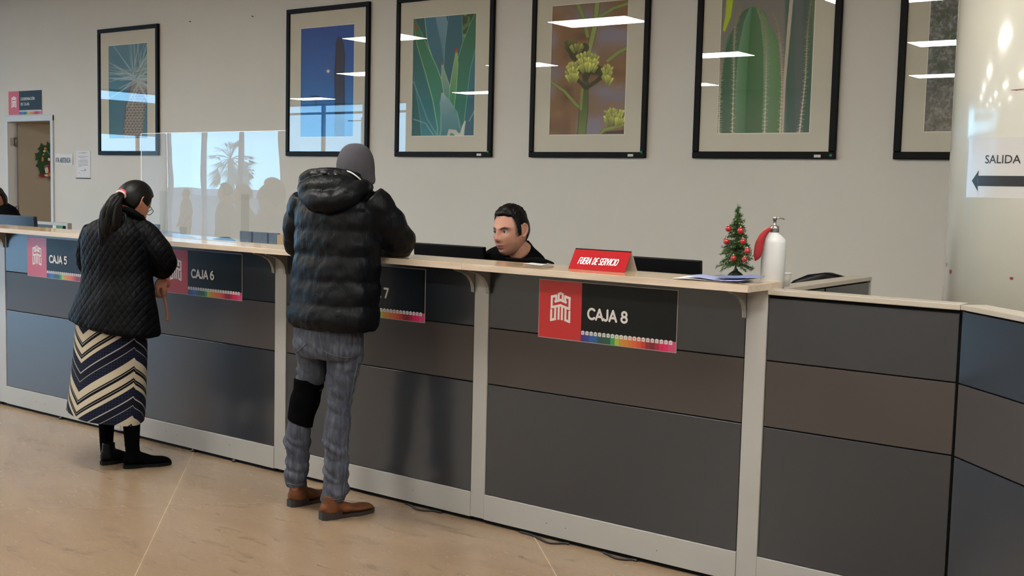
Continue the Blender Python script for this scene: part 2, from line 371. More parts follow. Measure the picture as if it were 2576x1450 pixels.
# door
M_frame = mat('door_frame_paint', (196,200,205), .4); M_leafd = vary('door_leaf_laminate', (150,140,126), .5, .03, 3)
d = MB().box(DX0-.06, DX0+.01, YW-.02, YW+.11, 0, DZ+.06).box(DX1-.01, DX1+.045, YW-.02, YW+.11, 0, DZ+.06).box(DX0-.06, DX1+.045, YW-.022, YW+.11, DZ-.01, DZ+.062)
door = struct('door_1', d, M_frame, bevel=.004)
hx, hy = DX0+.045, YW+.075; ang = math.radians(76); dd = Vector((math.cos(ang), math.sin(ang), 0)); dn = Vector((-dd.y, dd.x, 0))
h0 = Vector((hx, hy, .01))+dd*.03
MB().slab([h0, h0+dd*.93, h0+dd*.93+Vector((0,0,DZ-.03)), h0+Vector((0,0,DZ-.03))], dn*.042).build('door_leaf', M_leafd, door, bevel=.002)
M_steel = mat('brushed_steel', (150,150,150), .35, metal=.9)
for z in (1.93, 1.05, .3):
    MB().box(DX0+.010, DX0+.014, YW+.02, YW+.09, z-.05, z+.05).tube([(DX0+.03,YW+.085,z-.06),(DX0+.03,YW+.085,z+.06)], .010).build('hinge', M_steel, door)
# christmas decoration on the door leaf
def onleaf(s, z, o=.0): return h0+dd*(.22+(s-.36)*.5)-dn*(.001+o)+Vector((0,0,1.45+(z-1.1)*.65))
M_green = mat('felt_green', (38,72,44), .9); M_red = mat('felt_red', (140,30,36), .9); M_wht = mat('felt_white', (205,200,195), .9); M_gold = mat('felt_gold', (170,120,60), .8)
t = thing('christmas_decoration', onleaf(.5,1.4), 'green leafy christmas cut-out with red and white pieces hung on the office door', 'decoration')
def leafpoly(pts, o, th=.004): return MB().slab([onleaf(a, b, o) for a, b in pts], -dn*th)
lf = MB()
random.seed(11)
for (cx, cz, r, a0) in [(.70,1.74,.13,.9),(.52,1.70,.13,1.9),(.42,1.55,.12,2.6),(.45,1.38,.12,3.3),(.62,1.50,.17,.4),(.80,1.66,.14,.5),(.50,1.25,.10,3.9)]:
    n = 10; pts = [(cx+r*(1 if k % 2 == 0 else .62)*math.cos(a0+2*pi*k/n), cz+r*(1 if k % 2 == 0 else .62)*math.sin(a0+2*pi*k/n)) for k in range(n)]
    b = leafpoly(pts, .002+.001*len(lf.v)/20); lf.add(b.v, b.f)
lf.build('leaves', M_green, t)
def blob(cx, cz, rx, rz, o, n=14): return leafpoly([(cx+rx*math.cos(2*pi*k/n), cz+rz*math.sin(2*pi*k/n)) for k in range(n)], o)
for q in (blob(.78,1.34,.14,.17,.020), blob(.78,1.5,.1,.1,.021), blob(.76,1.14,.09,.06,.020), blob(.50,1.17,.1,.03,.02)): q.build('red_felt', M_red, t)
for q in (blob(.78,1.37,.075,.12,.026), blob(.60,1.28,.045,.06,.024), blob(.66,1.50,.03,.03,.026), blob(.55,1.66,.035,.02,.022), blob(.6,1.18,.06,.02,.024)): q.build('white_felt', M_wht, t)
for q in (blob(.57,1.71,.035,.03,.025), blob(.5,1.5,.03,.05,.024), blob(.66,1.2,.04,.04,.025), blob(.73,1.73,.015,.02,.025)): q.build('gold_felt', M_gold, t)
# round column with the exit sign
CX, CY, CR = -1.115, 1.36, .45
M_col = mat('column_gloss_paint', (200,196,184), .16, coat=.6)
def colnodes(M):
    f = noisy(M, 1.2, 3); L(M, ramp(M, f, [(.3, lin((186,186,176))), (.7, lin((206,200,184)))]), P_(M).inputs['Base Color'])
    b = bump(M, noisy(M, 5, 2, coords(M, (1,1,.03))), .35, .005)
colnodes(M_col)
c = MB().lathe((CX,CY,0), [(CR,0),(CR,HC)], 96)
co = struct('column', c, M_col, 'cream glossy round column at the right behind the low partition', 'column')
def oncol(x_px, z, o=.0015):
    """point on the column's face along the ray of a photo column"""
    d = ray(x_px, 450); d = Vector((d.x, d.y)).normalized(); oc = Vector((CX, CY))-Vector((CAM.x, CAM.y)); b = d.dot(oc); R = CR+o
    disc = max(0, R*R-(oc.length_squared-b*b)); s = b-math.sqrt(disc); return Vector((CAM.x+d.x*s, CAM.y+d.y*s, z))
def angof(p): return math.atan2(p.y-CY, p.x-CX)
a0 = angof(oncol(2432, 1)); a1 = a0+.95
def cyl(a, z, o): return Vector((CX+(CR+o)*math.cos(a), CY+(CR+o)*math.sin(a), z))
def pz(px, py): 
    q = oncol(px, 0); return at(px, py, 1, q.y).z
z1, z0 = pz(2450, 348), pz(2450, 497)
t = thing('exit_sign', cyl(a0+.4, z0, .002), 'white paper exit sign with black left arrow taped around the cream column', 'sign')
k = 40
MB().rings([[cyl(a0+(a1-a0)*i/k, z0, .0006) for i in range(k+1)], [cyl(a0+(a1-a0)*i/k, z1, .0006) for i in range(k+1)]], cap=False, closed=False).build('paper', mat('sign_paper', (184,181,178), .25, coat=.3), t)
M_ink = mat('black_ink', (28,28,34), .35)
at_ = angof(oncol(2445, 1)); zt = pz(2447, 455); hh = .052*.5
k = 30; ar = [[cyl(at_+.08+(a1-.03-at_-.08)*i/k, zt+s*.021, .0016) for i in range(k+1)] for s in (-1, 1)]
mb = MB().rings(ar, cap=False, closed=False); mb.add([cyl(at_, zt, .0016), cyl(at_+.085, zt+.044, .0016), cyl(at_+.075, zt+.0, .0016), cyl(at_+.085, zt-.044, .0016)], [(0,1,2),(0,2,3)])
mb.build('arrow', M_ink, t)
as_ = angof(oncol(2475, 1)); zs = pz(2500, 411)
textmb('SALIDA', .048, (0,0,0), (1,0,0), (0,1,0), off=.0004, fn=lambda x, y: cyl(as_+x/CR, zs+y, .0016)).build('lettering', M_ink, t)
M_rust = mat('column_stain', (120,40,36), .6)
mb = MB()
for (px, py, w, h) in [(2404,685,.016,.010),(2393,668,.006,.010),(2560,226,.05,.003),(2560,702,.008,.006)]:
    a = angof(oncol(px, 1)); z = pz(px, py)
    mb.add([cyl(a+w/CR*math.cos(q)*(1+.2*math.sin(3*q)), z+h*math.sin(q), .0006) for q in [2*pi*i/12 for i in range(12)]], [tuple(range(12))])
mb.build('stain', M_rust, co)

# ================================================================ THE COUNTER
M_slate = mat('laminate_slate', (33,37,43), .3, spec=.5, coat=.7); M_taupe = mat('laminate_taupe', (60,54,51), .45, spec=.4, coat=0)
for M_ in (M_slate, M_taupe): bump(M_, noisy(M_, 260, 2), .05, .0006); P_(M_).inputs['Coat Roughness'].default_value = .18
M_metal = vary('grey_metal_paint', (158,156,152), .38, .03, 4, bs=.1, bscale=300, bd=.0003, metal=.15)
M_gap = mat('shadow_gap_black', (8,8,9), .7, spec=.12)
M_cap = vary('cap_laminate', (166,157,144), .35, .03, 6)
M_bracket = mat('bracket_metal', (150,148,142), .4, metal=.3)
PXS = [(-8.49,-8.407),(-7.22,-7.137),(-5.886,-5.803),(-4.541,-4.458),(-3.222,-3.143),(-1.903,-1.818)]
SB, ST = 1.155, 1.182
def section(x0, x1, label, topz=SB, cap=False):
    t = thing('counter_section', ((x0+x1)/2, .04, 0), label, 'counter')
    MB().box(x0, x1, .014, .078, .0, topz).build('core', M_gap, t)
    e = .004
    for nm, a, b, mm in (('upper_panel', .889, topz-(.012 if cap else .004), M_slate), ('middle_panel', .637, .889, M_taupe), ('lower_panel', .133, .637, M_slate)):
        MB().box(x0+e, x1-e, .004, .016, a+.0025, b-.0025).build(nm, mm, t, bevel=.0012)
    s = MB().box(x0+.001, x1-.001, -.002, .02, .018, .133).build('skirt', M_metal, t, bevel=.0015)
    rnd = random.Random(int(x0*100)); d = MB()
    for q in (.28, .36, .72): 
        x = x0+(x1-x0)*q; MB().ball((x, -.0022, .075+rnd.uniform(-.01,.02)), .0022, 6).build('screw_hole', M_gap, s)
    if cap: MB().box(x0+.0005, x1+.0, -.006, .086, 1.138, 1.158).build('cap', M_cap, t, bevel=.002)
    return t
section(-8.407, -7.22, 'dark grey counter section at the left edge beyond window five')
section(-7.137, -5.886, 'dark grey counter section under the worktop with sign CAJA 5, left of the woman')
section(-5.803, -4.541, 'dark grey counter section between the woman and the man, with sign CAJA 6')
section(-4.458, -3.222, 'dark grey counter section behind the man, carrying the sign CAJA 7')
section(-3.143, -1.903, 'widest looking dark grey counter section, with sign CAJA 8 and no one before it')
section(-1.818, -1.119, 'narrow dark grey partition section right of the last post', 1.14, True)
names = ['outermost pale metal post of the counter at the left edge', 'pale metal post left of the sign CAJA 5', 'pale metal post hidden behind the woman between CAJA 5 and CAJA 6', 'pale metal post between CAJA 6 and the man', 'pale metal post between CAJA 7 and CAJA 8', 'wide pale metal post at the right end of the worktop']
for k, (a, b) in enumerate(PXS):
    t = thing('counter_post', ((a+b)/2, .04, 0), names[k], 'post', 'posts between the counter sections')
    MB().box(a, b, 0, .086, .02, SB).build('post_profile', M_metal, t, bevel=.002)
    MB().box(a+.01, b-.01, .02, .07, 0, .02).build('foot', M_gap, t)
    for x in ((a-.0045, a-.0005), (b+.0005, b+.0045))[:(1 if k == 5 else 2)]:
        prof = [(0,SB),(-.145,SB),(-.135,SB-.008),(-.08,SB-.022),(-.045,SB-.04),(-.024,SB-.062),(-.014,SB-.085),(-.010,SB-.11),(0,SB-.112)]
        g = MB().slab([(x[0], y-.003, z) for y, z in prof], (.004,0,0)); fl_ = MB()
        for (y0, q0), (y1, q1) in zip(prof[1:-1], prof[2:]): g.slab([(x[0]-.006,y0-.003,q0),(x[0]-.006,y1-.003,q1),(x[0]+.01,y1-.003,q1),(x[0]+.01,y0-.003,q0)], (0,.0015,.0015))
        g.build('bracket', M_bracket, t)
# worktop
M_wood = mat('pale_wood_laminate', (205,184,154), .16, spec=.6, coat=.5)
def wood(M, c0, c1, c2):
    f = noisy(M, 7, 6, coords(M, (.35,6,6)), .6, .6)
    L(M, ramp(M, f, [(.3, lin(c0)), (.5, lin(c1)), (.7, lin(c2))]), P_(M).inputs['Base Color'])
wood(M_wood, (190,160,122), (206,180,144), (216,194,162))
M_edge = mat('pale_wood_edge', (186,170,152), .4); wood(M_edge, (176,158,140), (188,172,154), (198,183,166))
for (x0, x1, lab) in ((-8.5,-3.159,'long pale wood worktop running from the left edge to the joint beside the man'), (-3.157,-1.818,'pale wood worktop over CAJA 8 carrying the small christmas tree')):
    t = thing('worktop', ((x0+x1)/2, 0, SB), lab, 'worktop')
    MB().box(x0, x1, -.173, .122, SB+.0005, ST).build('board', M_wood, t, bevel=.0015)
    MB().box(x0, x1, -.1752, -.1732, SB+.0005, ST-.001).build('front_edge_band', M_edge, t)
    if x1 > -2: MB().box(x1+.0002, x1+.0022, -.173, .122, SB+.0005, ST-.001).build('end_edge_band', M_edge, t)
# return partition going back from the right end, and the 45 degree one
def run(A, B, thick, label, panels, top=1.153, ends=True):
    A = Vector((*A, 0)); B = Vector((*B, 0)); d = (B-A).normalized(); n = Vector((d.y, -d.x, 0)); Ln = (B-A).length
    t = thing('partition', (A+B)/2, label, 'partition')
    def bx(s0, s1, o0, o1, z0, z1, nm, mm, bev=0):
        p = [A+d*s0+n*o0, A+d*s1+n*o0, A+d*s1+n*o1, A+d*s0+n*o1]
        return MB().slab([q+Vector((0,0,z0)) for q in p], (0,0,z1-z0)).build(nm, mm, t, bevel=bev)
    bx(0, Ln, -thick, -.012, 0, top-.018, 'core', M_gap)
    for (s0, s1) in panels:
        for nm, a, b, mm in (('upper_panel', .889, top-.022, M_slate), ('middle_panel', .637, .889, M_taupe), ('lower_panel', .133, .637, M_slate)):
            bx(s0+.003, s1-.003, -.011, -.001, a+.0025, b-.0025, nm, mm, .0012)
    bx(0, Ln, -.012, .002, .018, .133, 'skirt', M_metal, .001)
    bx(-.0, Ln+.012, -thick-.004, .006, top-.018, top, 'cap', M_cap, .002)
    if ends: bx(Ln, Ln+.012, -thick-.002, .003, .01, top-.018, 'end_cover', M_metal)
    return t
run((-1.822,.09), (-1.822,1.083), .08, 'low partition running back from the worktop end, bottle standing on it', [(0,.475),(.485,.99)])
q = Vector((.729,-.685,0)); run((-1.114,-.003), (-1.114+q.x*2.4, -.003+q.y*2.4), .085, 'angled bluish grey partition turning toward the viewer at the right edge', [(0,1.2),(1.205,2.4)], 1.158, False)
# cables looping out from under the skirt
M_cable = mat('black_cable', (14,14,15), .45)
for nm, pts in (('black cable loop on the floor under the sign CAJA 7', [(1040,1262),(1038,1270),(1050,1282),(1075,1285),(1103,1281),(1120,1287)]),
                ('longest black cable loop on the floor under the sign CAJA 8', [(1318,1335),(1340,1345),(1362,1358),(1385,1367),(1420,1367),(1440,1366)]),
                ('black cable loop on the floor under CAJA 8 nearest the right post', [(1525,1388),(1535,1398),(1550,1405),(1572,1408),(1592,1407),(1610,1408)])):
    w = [at(a, b, 2, .006) for a, b in pts]; w = [Vector((p.x, min(p.y, -.008), p.z)) for p in w]
    sm = [Vector(p) for p in cmr([tuple(p) for p in w], 24)]
    tag(MB().tube(sm, .0045, 8).build('cable', M_cable, loc=w[0]), nm, 'cable')
for px in (487, 600, 152): 
    p = at(px, {487:1137, 600:1160, 152:1055}[px], 2, 0); 
    tag(MB().lathe((p.x,.006,0), [(.014,0),(.014,.008),(.006,.018)], 12).build('levelling_foot', M_cable, loc=(p.x,.006,0)), {487:'small black levelling foot under the skirt at the floor joint', 600:'small black levelling foot under the skirt of CAJA 6, toward the man', 152:'small black levelling foot under the skirt of CAJA 5'}[px], 'foot', 'levelling feet under the skirt')

# ================================================================ SIGNS
M_sred = mat('sign_red', (196,34,40), .3, coat=.3); M_sdark = mat('sign_dark', (15,20,22), .4, spec=.2, coat=.1); M_swhite = mat('sign_white', (235,232,230), .4); M_srim = mat('sign_rim', (170,165,165), .4)
STRIP = [(58,48,125),(48,66,145),(40,92,170),(42,95,150),(36,80,84),(34,84,76),(24,90,66),(62,156,92),(170,190,66),(205,145,56),(210,136,50),(212,120,50),(220,100,60),(214,84,55),(195,60,46),(145,34,40),(124,30,46),(165,35,60),(210,30,90),(220,36,108),(210,78,124)]
def sign(x0, x1, z0, z1, y, texts, label, size, tx=.06):
    w, h = x1-x0, z1-z0; t = thing('counter_sign', ((x0+x1)/2, y, z0), label, 'sign')
    X = lambda u: x0+w*u; Z = lambda v: z0+h*v
    MB().box(x0-.003, x1+.003, y-.0015, y, z0-.003, z1+.003).build('backing', M_srim, t)
    xr = X(.325); MB().box(x0, xr, y-.0025, y-.0015, z0, z1).build('red_field', M_sred, t)
    MB().box(xr+.0008, x1, y-.0025, y-.0015, Z(.17), z1).build('dark_field', M_sdark, t)
    st = MB(); n = len(STRIP); ws = (x1-xr)
    for k in range(n):
        e = xr+ws*(k*.0463); f_ = xr+ws*((k+1)*.0463) if k < n-1 else x1
        st.box(e, f_, y-.0025, y-.0015, z0, Z(.172), k)
    st.build('colour_strip', [mat('strip_%d' % k, c_, .35) for k, c_ in enumerate(STRIP)], t)
    ic = MB(); s = ws*.034
    for k in range(n):
        cx = xr+ws*(k*.0463+.023); zc = Z(.15); hh = s*.5
        ic.slab([(cx-hh,y-.0026,zc-hh*1.1),(cx+hh,y-.0026,zc-hh*1.1),(cx+hh,y-.0026,zc+hh*.8),(cx,y-.0026,zc+hh*1.2),(cx-hh,y-.0026,zc+hh*.8)], (0,-.0005,0))
        ic.box(cx-hh*.3, cx+hh*.3, y-.0034, y-.0031, zc-hh*.5, zc+hh*.3, 1)
    ic.build('icons', [mat('icon_white', (225,225,225), .5), mat('icon_grey', (150,160,165), .5)], t)
    # emblem: castle front drawn with strokes
    em = MB(); sc = w*.325*.245; cx, cz = (x0+xr)/2+.002, Z(.53); sw = .098
    def S(u, v): return (cx+u*sc, cz-(v-615)/180*sc)
    up = [.0026]
    def st_(pts):
        P = [S(*p) for p in pts]
        for (a, b), (c_, d_) in zip(P[:-1], P[1:]):
            q = Vector((c_-a, d_-b)); l = q.length; q.normalize(); nx, nz = -q.y*sw*sc, q.x*sw*sc; a_, b_, c2, d2 = a-q.x*sw*sc*.9, b-q.y*sw*sc*.9, c_+q.x*sw*sc*.9, d_+q.y*sw*sc*.9
            up[0] += 2.5e-5; yy = y-up[0]; em.add([(a_+nx,yy,b_+nz),(c2+nx,yy,d2+nz),(c2-nx,yy,d2-nz),(a_-nx,yy,b_-nz)], [(0,1,2,3)])
    for sg in (-1, 1):
        st_([(sg*.50,520),(sg*.44,502),(sg*.44,440),(sg*.86,458),(sg*.86,612),(0,574)]); st_([(sg*.50,522),(0,496)])
        st_([(0,400),(sg*.2,412),(sg*.2,500)])
        st_([(sg*.16,590),(sg*.16,768)]); st_([(sg*.5,610),(sg*.5,778),(sg*.88,796),(sg*.88,655)])
    em.build('emblem', M_swhite, t)
    for (txt, v) in texts:
        strokes(txt, size, .185 if len(texts) == 1 else .14, (xr+ws*tx, y-.0026, Z(v)), (1,0,0), (0,0,1), .0004, gap=.02 if len(texts) == 1 else .10, xs=.92).build('lettering', M_swhite, t)
    return t
SG = 'box office signs on the counter front'
yS = .0035
sign(-2.867, -2.200, .879, 1.124, yS, [('CAJA 8', .38)], 'red and dark sign reading CAJA 8 on the counter front', .052, .07)['group'] = SG
sign(-4.186, -3.519, .879, 1.124, yS, [('CAJA 7', .38)], 'red and dark sign reading CAJA 7, half hidden by the man', .052, .07)['group'] = SG
sign(-5.472, -4.804, .879, 1.124, yS, [('CAJA 6', .38)], 'red and dark sign reading CAJA 6 beside the woman', .052, .07)['group'] = SG
sign(-6.869, -6.202, .879, 1.124, yS, [('CAJA 5', .38)], 'red and dark sign reading CAJA 5, leftmost on the counter front', .052, .07)['group'] = SG
sign(-14.10, -13.34, 2.268, 2.56, YW-.001, [('COORDINACIÓN', .60), ('DE CAJAS', .38)], 'red and dark sign reading COORDINACIÓN DE CAJAS above the office door', .036, .07)
# papers on the wall beside the door
M_paper = mat('paper', (214,214,216), .6); M_pen = mat('pen_ink', (70,68,78), .6); M_print = mat('printed_grey', (150,152,158), .6)
t = thing('paper_note', (-12.87,YW,1.66), 'white handwritten paper note taped beside the door frame', 'paper')
MB().rings([[(-13.055+.375*i/8, YW-.004-.003*math.sin(i*1.1), z+.006*math.sin(i*.9)) for i in range(9)] for z in (1.645,1.775)], cap=False, closed=False).build('sheet', M_paper, t)
textmb('VTA ABSTENCIA', .085, (-13.045, YW-.009, 1.672), (1,0,0), (0,0,1), off=.0008, xs=.52).build('handwriting', M_pen, t)
t = thing('printed_notice', (-12.46,YW,1.5), 'white printed notice with a dark bottom line, right of the handwritten note', 'paper')
MB().box(-12.605,-12.32,YW-.004,YW-.001,1.495,1.815).build('sheet', M_paper, t)
b = MB(); rnd = random.Random(2)
for z, x0, x1 in [(1.785,-12.57,-12.42),(1.79,-12.48,-12.38),(1.745,-12.57,-12.36),(1.73,-12.55,-12.42),(1.705,-12.52,-12.38),(1.69,-12.57,-12.37),(1.675,-12.56,-12.36),(1.655,-12.57,-12.37),(1.64,-12.56,-12.36),(1.625,-12.57,-12.5),(1.575,-12.52,-12.40),(1.55,-12.56,-12.54),(1.54,-12.46,-12.45)]:
    b.box(x0, x1, YW-.0045, YW-.004, z, z+.006)
b.box(-12.44,-12.415,YW-.0045,YW-.004,1.575,1.60); b.build('print', M_print, t)
MB().box(-12.61,-12.32,YW-.012,YW-.001,1.485,1.492).build('bottom_strip', M_gap, t)
for (x, z, lab) in ((-10.437,3.202,'small dark nail in the bare wall, left of two'), (-9.424,3.189,'small dark nail in the bare wall nearer the night sky picture')):
    tag(MB().tube([(x,YW,z),(x,YW-.02,z+.003)], .005, 6).build('nail', M_gap, loc=(x,YW,z)), lab, 'nail', 'nails left in the wall')
# ================================================================ FRAMED PICTURES
M_black = mat('frame_black', (7,7,9), .45, spec=.13); M_mat = vary('mat_board', (206,199,184), .8, .015, 3)
M_bevel = mat('mat_bevel', (232,228,216), .7); M_pic = usecol(mat('print_ink', (128,)*3, .7, spec=.3))
M_gl = glassmat('picture_glass', 0, (.98,.99,.985)); M_tag = mat('frame_tag', (210,208,204), .6); M_dot = mat('green_dot', (30,130,80), .6)
def gridpx(x0, x1, z0, z1, n, m_):
    xs = np.linspace(x0, x1, n); zs = np.linspace(z0, z1, m_); X, Z = np.meshgrid(xs, zs)
    v = np.stack([X-CAM.x, np.full_like(X, YW-.012-CAM.y), Z-CAM.z], -1); d = v@np.array(FWD)
    return X, Z, 1288+F_PX*(v@np.array(RGT))/d, 725-F_PX*(v@np.array(UPV))/d
rs = np.random.RandomState(5)
def vnoise(x, y, s, seed=0):
    r = np.random.RandomState(seed).rand(64, 64); x = x/s; y = y/s; xi = np.floor(x).astype(int); yi = np.floor(y).astype(int); fx = x-xi; fy = y-yi
    fx = fx*fx*(3-2*fx); fy = fy*fy*(3-2*fy); g = lambda a, b: r[b % 64, a % 64]
    return (g(xi,yi)*(1-fx)+g(xi+1,yi)*fx)*(1-fy)+(g(xi,yi+1)*(1-fx)+g(xi+1,yi+1)*fx)*fy
class Art:
    def __init__(s, px, py): s.x = px; s.y = py; s.c = np.zeros(px.shape+(3,))
    def put(s, m_, col): m_ = np.clip(m_, 0, 1)[..., None]; s.c = s.c*(1-m_)+np.asarray(col, float)*m_
    def path(s, pts, soft=1.2):
        """distance, parameter and side along a polyline of (x, y, halfwidth)"""
        bd = np.full(s.x.shape, 1e9); bt = np.zeros_like(bd); bw = np.ones_like(bd); bs = np.zeros_like(bd); n = len(pts)-1
        for k in range(n):
            x0, y0, w0 = pts[k]; x1, y1, w1 = pts[k+1]; dx, dy = x1-x0, y1-y0; l2 = dx*dx+dy*dy+1e-9
            t = np.clip(((s.x-x0)*dx+(s.y-y0)*dy)/l2, 0, 1); ex = s.x-(x0+t*dx); ey = s.y-(y0+t*dy); w = w0+(w1-w0)*t; d = np.hypot(ex, ey)-w
            c = d < bd; bd = np.where(c, d, bd); bt = np.where(c, (k+t)/n, bt); bw = np.where(c, w, bw); bs = np.where(c, (ex*dy-ey*dx)/math.sqrt(l2)/np.maximum(w, .5), bs)
        return bd, bt, bs, np.clip(.5-bd/soft, 0, 1)
    def stroke(s, pts, c0, c1=None, edge=None, ew=.22, c2=None, soft=1.2):
        d, t, sd, m_ = s.path(pts, soft); c0 = np.array(c0, float); c1 = np.array(c1 if c1 is not None else c0, float)
        col = c0+(c1-c0)*t[..., None]
        if c2 is not None: q = np.clip(sd*.5+.5, 0, 1)[..., None]; col = col*(1-q)+np.array(c2, float)*q
        if edge is not None: e = np.clip((np.abs(sd)-(1-ew))/ew*1.5, 0, 1)[..., None]; col = col*(1-e)+np.array(edge, float)*e
        s.put(m_, col)
def art_yucca(A):
    A.c[:] = (66,104,122); A.put(vnoise(A.x, A.y, 30, 1)*.7, (92,128,140)); A.put((A.y > 225)*.5, (44,84,100))
    A.stroke([(350,200,18),(347,235,24),(340,270,25),(336,320,26),(334,400,27)], (128,118,112), (110,102,98), edge=(80,78,80))
    q = np.sin(A.x*.75+np.floor(A.y/7)%2*3)+np.sin(A.y*.9); d, t, sd, m_ = A.path([(352,236,21),(343,270,24),(336,320,25),(334,400,26)])
    A.put(m_*(q > .5)*.6, (178,166,152)); A.put(m_*(q < -1)*.6, (62,60,64))
    A.stroke([(380,225,6),(378,400,10)], (110,104,104)); r = random.Random(4)
    for k in range(60):
        a = r.uniform(-.25, 3.4); l = r.uniform(60, 125); c = 165+r.uniform(-30, 35); x, y = 342+r.uniform(-12, 12), 190+r.uniform(-10, 14)
        A.stroke([(x,y,1.3),(x+l*math.cos(a)*.8,y-l*math.sin(a),.3)], (c-40,c-22,c-20), (c,c+5,c), soft=1.5)
    for k in range(14):
        a = r.uniform(-2.7, -.35); l = r.uniform(40, 95); A.stroke([(344+r.uniform(-8,8),200,1.4),(344+l*math.cos(a),200-l*math.sin(a),.4)], (150,158,155), (185,188,180), soft=1.5)
def art_night(A):
    t = np.clip((A.y-60)/290, 0, 1)[..., None]; A.c[:] = np.array((36,72,140))*(1-t)+np.array((64,116,168))*t
    A.stroke([(853,98,5),(855,110,10),(856,140,12),(854,190,13),(855,260,12.5),(853,400,12)], (40,44,62), (50,54,72), edge=(22,28,44))
    A.stroke([(849,96,1.5),(850,106,3)], (36,40,56)); A.stroke([(858,97,1.5),(857,106,3)], (36,40,56))
    d = np.hypot(A.x-825.5, A.y-179); A.put(np.clip(1-d/9, 0, 1)*.6, (190,140,130)); A.put(d < 3.6, (238,226,214))
    d, t_, sd, m_ = A.path([(785,246,5),(800,246,5)]); A.put(m_, (34,52,86)); A.stroke([(794,252,4),(794,262,3)], (50,84,112))
def art_agave(A):
    A.c[:] = (38,84,84); n = vnoise(A.x, A.y, 9, 3); A.put((A.x > 1110)*(A.y < 140)*.9, (80,112,74)); A.put((A.x > 1105)*(A.y < 150)*(n > .55), (44,62,40)); A.put((A.x > 1105)*(A.y < 150)*(n < .3)*.7, (130,156,110))
    G = (34,96,66); B_ = (58,104,122); E_ = (150,190,160)
    A.stroke([(1040,120,3),(1062,190,22),(1100,300,44),(1110,360,50)], (34,82,82), (60,122,136), edge=(90,140,140), ew=.06)
    A.stroke([(1085,20,20),(1098,100,24),(1122,200,18),(1132,280,12)], (62,108,130), (40,90,100), edge=E_, ew=.1)
    A.stroke([(1108,35,14),(1122,110,12),(1128,180,8)], (110,142,160), (70,110,125))
    A.stroke([(1146,20,16),(1142,120,24),(1140,210,26),(1146,280,20)], (48,92,108), (40,88,96), edge=(120,160,160), ew=.08)
    A.stroke([(1212,30,16),(1188,110,24),(1164,200,28),(1158,300,30),(1160,360,28)], (38,98,72), (52,112,104), edge=(120,180,140), ew=.07)
    A.stroke([(1214,90,10),(1196,180,14),(1184,300,16),(1180,360,14)], (56,110,116), (44,84,104), edge=(140,180,170), ew=.1)
    A.stroke([(1042,50,3),(1060,110,12),(1086,180,17),(1108,250,20),(1116,320,16),(1112,360,14)], (44,104,66), (62,128,128), edge=(170,200,150), ew=.12)
    A.stroke([(1044,60,2.5),(1048,74,2)], (150,60,50))
    A.stroke([(1112,160,1.5),(1118,200,8),(1128,240,11),(1134,290,9)], (140,160,140), (64,120,120), edge=(170,190,160), ew=.2)
    A.stroke([(1149,124,1.5),(1147,160,6),(1140,220,9),(1136,270,7)], (150,170,120), (60,120,90), edge=(180,200,150), ew=.2)
    A.stroke([(1149,122,2),(1149,132,1.5)], (170,50,50)); A.stroke([(1111,156,1.6),(1112,162,1.8)], (150,60,50)); A.stroke([(1113,231,1.8),(1113,240,2)], (130,60,60))
    A.stroke([(1113,236,3),(1120,260,14),(1130,290,22),(1134,330,26),(1130,370,28)], (150,170,175), (44,100,108), edge=(130,165,165), ew=.12)
    A.stroke([(1040,205,1),(1075,300,1),(1105,350,1)], (110,150,150)); A.stroke([(1040,300,1),(1070,310,1),(1096,348,1)], (120,160,160)); A.stroke([(1196,275,1),(1180,305,1)], (130,170,160))
    A.stroke([(1126,346,3),(1132,330,5),(1144,332,6),(1152,342,7),(1162,340,6),(1166,318,4),(1170,306,2)], (170,172,164), (200,196,182), edge=(110,126,128))
